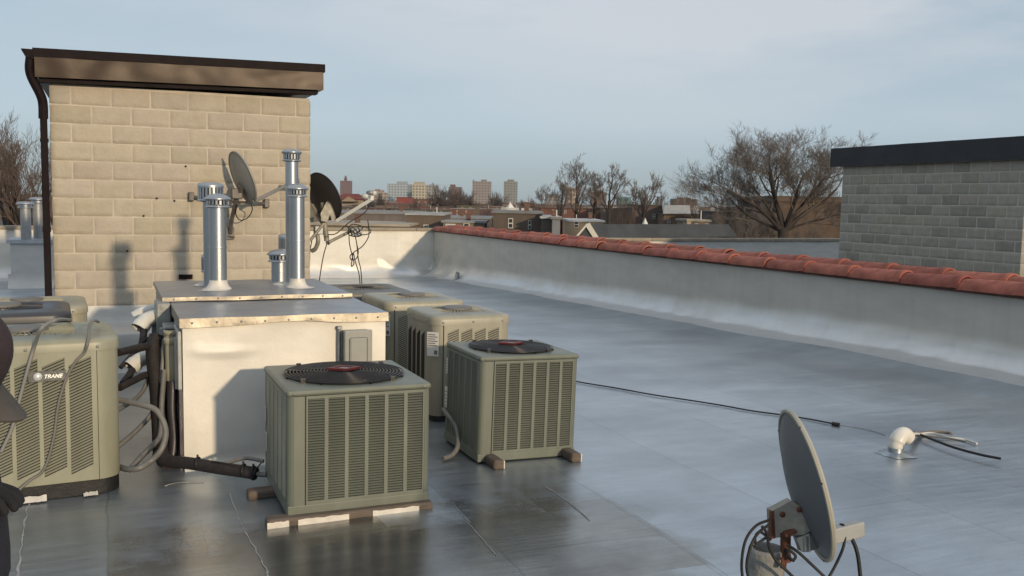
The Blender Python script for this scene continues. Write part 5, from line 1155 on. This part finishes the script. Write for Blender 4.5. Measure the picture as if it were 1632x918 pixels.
for q0_, q1_ in ((1104, 1116), (1132, 1146)):
    hm = MB(); hm.add([at(q0_, 341, 115), at(q1_, 341, 115), at(q1_-1, 328, 118), at(q0_+1, 328, 118)], [(0, 1, 2, 3)]); hm.add([at(q0_, 341, 117), at(q1_, 341, 117), at(q1_-1, 328, 119), at(q0_+1, 328, 119)], [(3, 2, 1, 0)]); hm.build('mansard', mat('dull_zinc', (.36, .33, .30), .5, .2, var=.3, scale=1.0, stretch=(3, 3, .2)), t)
house('small cream stair head house with two windows above the dark slate roof', 1095, 1131, 350, 68, (.20, .165, .12), (.36, .33, .28), 4, ((.40, 359, 5, 6), (.85, 359, 5, 6)))
t = thing('chimney', 'square cream chimney standing in front of the dark slate roof', 'chimney', at(1097, 378, 52)); b = MB(); p0 = at(1094, 378, 52); p1 = at(1101, 352, 52); b.box((p0.x, p0.y, p0.z-3), (p0.x+pxm(8, 52), p0.y+.4, p1.z)); b.build('stack', MSTONE, t); b = MB(); b.box((p0.x-.08, p0.y-.08, p1.z), (p0.x+pxm(8, 52)+.08, p0.y+.48, p1.z+.1)); b.build('stack_cap', MSTONE, t)
# white A-frame gable with the dark slate roof behind it
t = thing('gable_dormer', 'dark slate roof whose white bargeboard gable pokes up behind the red tiles', 'roof gable', at(935, 390, 46))
g0_, g1_, g2_ = at(919, 377, 46), at(936, 357, 46), at(952, 379, 46); e_ = (at(1165, 362, 52)-at(936, 358, 46)); e_.z = 0
k = MB(); k.prism([g0_, g1_, g2_], None, e_*0.98); k.build('slate_roof', mat('dark_slate', (.042, .048, .056), .6, var=.35, scale=1.2), t)
k = MB(); k.beam(g1_-FW*.05, g2_-FW*.05+V((0, 0, -.1)), .18, .24); k.build('bargeboard', mat('white_bargeboard', (.68, .64, .56), .6), t); k = MB(); k.beam(g0_-FW*.05, g1_-FW*.05, .12, .08); k.build('bargeboard', mat('white_bargeboard_thin', (.62, .58, .5), .6), t)
k = MB(); p = at(1028, 356, 49); k.lathe([(.0, .3), (.17, -.05), (.17, -.1), (0.05, -.1), (0.05, -.6)], p, 4, smooth=False); k.build('roof_vent', MPVC, t)
t = thing('skylight', 'small white rooflight catching the sun on the brown roofs', 'skylight', at(1130, 360, 66)); b = MB(); b.prism([at(1129, 357, 66), at(1138, 362, 66), at(1130, 363, 66)], None, FW*.5); b.build('glazing', MPVC, t)
# red roofed church like house and the white tented roof
t = house('cream gabled house with a dark red hipped roof on the skyline', 538, 578, 318, 300, (.40, .32, .23), (.17, .045, .045), 16, ())
k = MB(); k.prism([at(534, 318, 299), at(548, 308.5, 299), at(572, 309, 299), at(581, 318, 299)], None, FW*18); k.build('hipped_roof', mat('dark_red_roof', (.17, .05, .05), .8, var=.2, scale=.3), t)
k = MB(); k.prism([at(543, 321, 297), at(555, 313, 297), at(570, 321, 297)], None, FW*5); k.build('gable', mat('tan_gable', (.30, .22, .15), .8), t)
house('bright red brick block below the cream mid rise', 632, 652, 314, 400, (.26, .06, .05), None, 16, (), roof_h=.3)
house('long dull red brick row under the skyline right of the bright red block', 652, 705, 317, 420, (.17, .085, .065), None, 16, ((.1, 322, 2, 3), (.3, 322, 2, 3), (.5, 322, 2, 3), (.7, 322, 2, 3)), roof_h=.3)
house('small pale house with a white pointed gable under the brown skyline tower', 800, 826, 331, 150, (.60, .57, .52), (.62, .6, .58), 6, (), zb=-7, roof_h=.5)
t = thing('white_gable', 'tiny white pointed roof lantern on the pale house', 'roof lantern', at(813, 331, 151)); b = MB(); b.lathe([(.75, 0), (.3, .5), (0, 1.0)], at(813, 331, 151), 4, smooth=False); b.build('lantern', mat('white_lantern', (.7, .68, .64), .6), t)
house('pale flat roofed house right of the one with a white gable', 832, 852, 332, 160, (.55, .53, .5), (.6, .58, .55), 6, (), zb=-7, roof_h=.4)
# ivy brown building behind the big tree at right
t = house('big brown vine covered house behind the big bare tree beside the grey block bulkhead', 1236, 1345, 313, 84, (.135, .085, .058), (.11, .075, .055), 14, (), wallmat=mat('vine_brown_wall', (.105, .072, .052), .95, var=.35, scale=1.2, bump=.5, bscale=6), roof_h=.5)
house('dark brown house row end behind the big tree trunk', 1150, 1236, 338, 100, (.10, .075, .062), (.08, .062, .055), 12, ((.3, 352, 4, 8), (.7, 352, 4, 8)))

# filler rows of far houses, one thing each
rh = random.Random(21)
cols = [('dark brown', (.12, .085, .07)), ('dull red brick', (.16, .08, .06)), ('grey brown', (.15, .13, .115)), ('tan', (.23, .18, .135)), ('brown', (.14, .10, .08))]
for (D0, n_, y0_, xl, xr_) in ((170, 16, 334, 480, 1240), (250, 20, 329.5, 470, 1330), (380, 24, 326, 460, 1330), (560, 26, 323.5, 450, 1330)):
    for i in range(n_):
        x0_ = xl+(xr_-xl)*i/n_; wpx = (xr_-xl)/n_*rh.uniform(.75, 1.0); cn, cc = rh.choice(cols); y_ = y0_+rh.uniform(-1.5, 2.0)+(x0_-780)*0.0185*0.9; D_ = D0*rh.uniform(.92, 1.1)
        dn = 'nearer' if D0 < 200 else 'middle' if D0 < 400 else 'farthest'; wn_ = tuple((u_, y_+4.5+5*v_, 2.2, 3.2) for u_ in ((.2, .5, .8) if wpx > 40 else (.3, .7)) for v_ in (0, 1)) if D0 < 200 else ((.25, y_+3, 1.5, 2.2), (.6, y_+3, 1.5, 2.2)) if D0 < 300 else ()
        house(f'{cn} flat roofed rowhouse in the {dn} rows of the distant town', x0_, x0_+wpx, y_, D_, tuple(q*rh.uniform(.8, 1.15) for q in cc), rh.choice(((.10, .08, .07), (.15, .12, .10), (.14, .09, .075), (.09, .075, .065), (.26, .24, .22))), 8, wn_, group=f'{cn} rowhouses in the {dn} distant rows')

# ------------------------------------------------------------------ trees
def tree(label, base, height, width, spread, seed, r0, levels=5, nmain=4, up=0.35, fork=0.22, group=None, twig_r=0.010, dens=1.0, spec=None, mt=None, mtw=None):
    rg = random.Random(seed); t = thing('bare_tree', label, 'tree', base, 0, group); tr = MB(); cr = MB()
    def branch(p, d, L_, r, lv):
        n_ = 4 if lv < 3 else 3; pts = [p]; dd = d.copy(); rr_ = [r]
        for i in range(n_):
            dd = (dd+V((rg.gauss(0, 1), rg.gauss(0, 1), rg.gauss(0, .7)))*(0.12+0.012*lv)+V((0, 0, up*0.25))).normalized()
            p = p+dd*(L_/n_); pts.append(p); rr_.append(max(r*(1-0.62*(i+1)/n_), twig_r*0.6))
        (tr if lv <= 1 else cr).tube(pts, rr_, 7 if lv == 0 else 5 if lv <= 2 else 3, lv <= 1)
        if lv >= levels: return
        nch = int((5 if lv < 2 else 6)*dens+rg.random())
        for c in range(nch):
            f = 0.25+0.75*(c+rg.random())/nch; k = min(int(f*n_), n_-1); q = pts[k].lerp(pts[k+1], f*n_-k)
            ax = V((rg.gauss(0, 1), rg.gauss(0, 1), rg.gauss(0, 1))).cross(dd).normalized(); ang = rg.uniform(.35, .95)
            d2 = (Matrix.Rotation(ang, 3, ax) @ (pts[k+1]-pts[k]).normalized()); d2 = (d2+V((0, 0, up*0.5))).normalized()
            branch(q, d2, L_*rg.uniform(.42, .68), max(rr_[k]*rg.uniform(.4, .62), twig_r), lv+1)
    base = V(base); fh = height*fork
    tr.tube([base, base+V((0.02, 0, fh*.5)), base+V((0, 0.02, fh))], [r0*1.25, r0, r0*.92], 9)
    if spec:
        for (dx, dz, L_, rr_) in spec: branch(base+V((0, 0, fh-0.25)), (V((RT.x, RT.y, 0)).normalized()*dx+V((FW.x, FW.y, 0)).normalized()*rg.uniform(-.35, .35)+V((0, 0, dz))).normalized(), L_, rr_, 1)
    else:
        for i in range(nmain):
            a = 2*math.pi*(i+rg.random()*.6)/nmain; tilt = spread*rg.uniform(.5, 1.1) if i else spread*.15
            branch(base+V((0, 0, fh*rg.uniform(.8, 1.0))), V((math.cos(a)*tilt, math.sin(a)*tilt, 1)).normalized(), height*(1-fork)*rg.uniform(.55, .72), r0*rg.uniform(.45, .65), 1)
    zt_ = sorted(p.z for p in cr.v)[int(len(cr.v)*.997)]-base.z; rl = V((RT.x, RT.y, 0)).normalized()
    ws = sorted((p-base).dot(rl) for p in cr.v); wd = ws[int(len(ws)*.99)]-ws[int(len(ws)*.01)]
    kz = (height-fh)/(zt_-fh); kx = width/wd
    for m_ in (tr, cr):
        for i, p in enumerate(m_.v):
            q = p-base
            if q.z > fh: q.z = fh+(q.z-fh)*kz
            f = min(1, max(0, (q.z-fh*.8)/(fh*.3))); q.x *= 1+(kx-1)*f; q.y *= 1+(kx-1)*f; m_.v[i] = base+q
    to = tr.build('trunk', mt or MBARK, t); cr.build('crown', mtw or MTWIG, t); return t
def groundp(px_, py_, D): p = at(px_, py_, D); return V((p.x, p.y, GZ))
D = 58
bp = groundp(1248, 378, D); zt4 = at(1248, 378, D).z; fk = (zt4-GZ+0.6)/(at(1248, 210, D).z-GZ)
tree('huge spreading bare tree left of the grey block bulkhead', bp, at(1248, 210, D).z-GZ, pxm(285, D), 1, 5, 0.42, 6, spec=((-0.95, .66, 6.3, .26), (-.42, 1.0, 6.6, .24), (-.12, 1.0, 6.4, .27), (.35, 1.0, 6.4, .22), (.8, .8, 6.2, .24), (-.95, .22, 5.6, .15), (.95, .38, 5.0, .13), (.05, 1, 5.0, .15), (-.65, .9, 6.0, .16), (.6, 1.0, 6.0, .16)), fork=fk, up=.30, twig_r=0.008, dens=.92)
for lb, px_, yt, wd_, D_, sd, sp in (('tallest slender bare tree left of the white gable', 918, 250, 56, 85, 3, .75), ('second slender bare tree with a forked crown above the white gable', 970, 262, 66, 85, 9, .85), ('third smaller bare tree right of the forked one', 1024, 277, 62, 95, 4, .85), ('leaning thin bare tree left of the tallest slender tree', 894, 282, 24, 80, 8, .6), ('small round topped bare tree far left of the slender group', 866, 293, 30, 140, 2, .85), ('slim bare tree between the tallest and the forked ones', 946, 276, 30, 88, 12, .6), ('low bare tree right of the third slender tree', 1053, 304, 24, 140, 15, .8)):
    b_ = groundp(px_, 370, D_); h_ = at(px_, yt, D_).z-GZ; fk = (at(px_, yt+(355-yt)*.62, D_).z-GZ)/h_
    tree(lb, b_, h_, pxm(wd_, D_), sp, sd, 0.15 if D_ < 100 else .11, 5, 5, fork=fk, up=.22, twig_r=0.011, dens=.80)
for lb, px_, yt, wd_, D_, sd in (('tall bare tree with upright brown twigs at the far left edge', 12, 180, 90, 48, 31), ('tall bare tree with upright brown twigs left of the downspout', 52, 186, 95, 50, 32), ('shorter bare tree with a low crown between the two left trees', 30, 225, 90, 44, 33), ('bare tree mostly hidden behind the tan penthouse at left', 95, 200, 90, 55, 34), ('bare tree out at the left margin with drooping twigs', -35, 200, 100, 50, 35)):
    b_ = groundp(px_, 370, D_); h_ = at(px_, yt, D_).z-GZ; fk = (at(px_, 350, D_).z-GZ)/h_
    tree(lb, b_, h_, pxm(wd_, D_), .4, sd, .18, 5, 6, fork=fk, up=.6, twig_r=0.009, dens=.70, mtw=mat('reddish_twigs', (.145, .105, .085), .9))
for lb, px_, yt, wd_, D_, sd in (('bushy bare tree in front of the dark brown skyline block', 703, 296, 46, 320, 41), ('bushy bare tree left of the brown skyline tower', 732, 302, 34, 330, 42), ('bare tree between the brown tower and the lone grey tower', 792, 306, 30, 340, 43), ('small bare tree at the foot of the dull red row', 745, 306, 30, 300, 44), ('small bare tree right of the red roofed house', 602, 312, 36, 260, 45)):
    b_ = groundp(px_, 330, D_); h_ = at(px_, yt, D_).z-GZ
    tree(lb, b_, h_, pxm(wd_, D_), .8, sd, .28, 4, 7, fork=.3, up=.4, twig_r=.05, dens=1.2, mtw=mat('far_twigs', (.115, .085, .07), .9))
for lb, px_, yt, wd_, D_, sd in (('small bare tree low beside the big tree trunk', 1278, 345, 30, 70, 51), ('bare sapling in front of the vine covered house', 1300, 352, 28, 68, 52), ('tangled low bare tree left of the big tree trunk', 1165, 330, 70, 75, 53), ('tangled low bare tree under the big tree crown', 1205, 325, 80, 78, 54), ('dense reddish bare tree behind the left limbs of the big tree', 1168, 278, 60, 95, 55)):
    b_ = groundp(px_, 378, D_); h_ = at(px_, yt, D_).z-GZ
    tree(lb, b_, h_, pxm(wd_, D_), .8, sd, .12, 5, 6, fork=.45, up=.3, twig_r=.012, dens=.95)
for lb, px_, yt, wd_, D_, sd in (('scrubby bare tree behind the roofs under the cream mid rise', 664, 316, 30, 190, 61), ('bare tree rising between the grey flat roof and the dark brown house', 778, 322, 34, 110, 62), ('thin bare tree above the weathered brown house by the dish wires', 622, 326, 26, 100, 63),
        ('bare tree behind the barn like house at the charcoal dish', 560, 322, 30, 140, 64), ('bare tree between the tan timber wall and the brown row house', 985, 322, 30, 100, 65), ('bare tree in front of the tall narrow dark house', 1012, 330, 26, 95, 66), ('bare tree beside the metal mansard roof', 1108, 318, 30, 112, 67), ('wide scrubby bare tree below the lone grey tower', 838, 318, 40, 200, 68), ('scrubby bare tree under the teal glass block', 998, 318, 34, 180, 69), ('bare tree left of the big tree limbs by the horizon block', 1085, 312, 34, 170, 70), ('low bare tree beyond the sloping white roof edge', 690, 322, 24, 120, 71), ('small bare tree above the red brick row', 850, 318, 26, 150, 72)):
    b_ = groundp(px_, 345, D_); h_ = at(px_, yt, D_).z-GZ
    tree(lb, b_, h_, pxm(wd_, D_), .8, sd, .14, 4, 7, fork=.45, up=.35, twig_r=.00018*D_, dens=1.1, mtw=mat('rusty_twigs', (.125, .088, .070), .9))
# far wooded horizon: a mass of bare crowns nobody could count
rw = random.Random(77); b = MB()
for i in range(900):
    px_ = rw.uniform(-150, 1750); D_ = rw.uniform(230, 1000); h = rw.uniform(6.5, 12.5); c = at(px_, 330, D_); sc_ = rw.uniform(2.5, 4.5)*(0.7+D_/900)
    for k in range(14):
        a = rw.uniform(0, 6.28); q = rw.random()**.5*sc_; p = V((c.x+q*math.cos(a), c.y+q*math.sin(a), GZ+h*0.2)); top = V((p.x+rw.gauss(0, .8), p.y+rw.gauss(0, .8), GZ+h*(1-0.45*(q/sc_)**2)*rw.uniform(.8, 1.02))); s_ = V((-c.y, c.x, 0)).normalized()*rw.uniform(.25, .7)*(0.5+D_/800)
        b.add([p-s_, p+s_, top], [(0, 1, 2)])
tag(b.build('distant_trees', mat('far_wood', (.10, .078, .066), .95, var=.3, scale=.05)), 'hazy band of bare brown trees along the horizon', 'trees', kind='stuff')

# ------------------------------------------------------------------ air between here and the skyline
b = MB(); b.box((-1400, -60, -12.5), (1700, 2050, 62)); hz_ = bpy.data.materials.new('haze_air'); hz_.use_nodes = True; ht = hz_.node_tree; ht.nodes.clear()
ho = N(ht, 'ShaderNodeOutputMaterial'); hv = N(ht, 'ShaderNodeVolumePrincipled'); hv.inputs['Color'].default_value = (0.80, 0.86, 0.92, 1); hv.inputs['Density'].default_value = 0.00012; hv.inputs['Anisotropy'].default_value = 0.0
ht.links.new(hv.outputs[0], ho.inputs['Volume'])
tag(b.build('haze', hz_), kind='stuff')
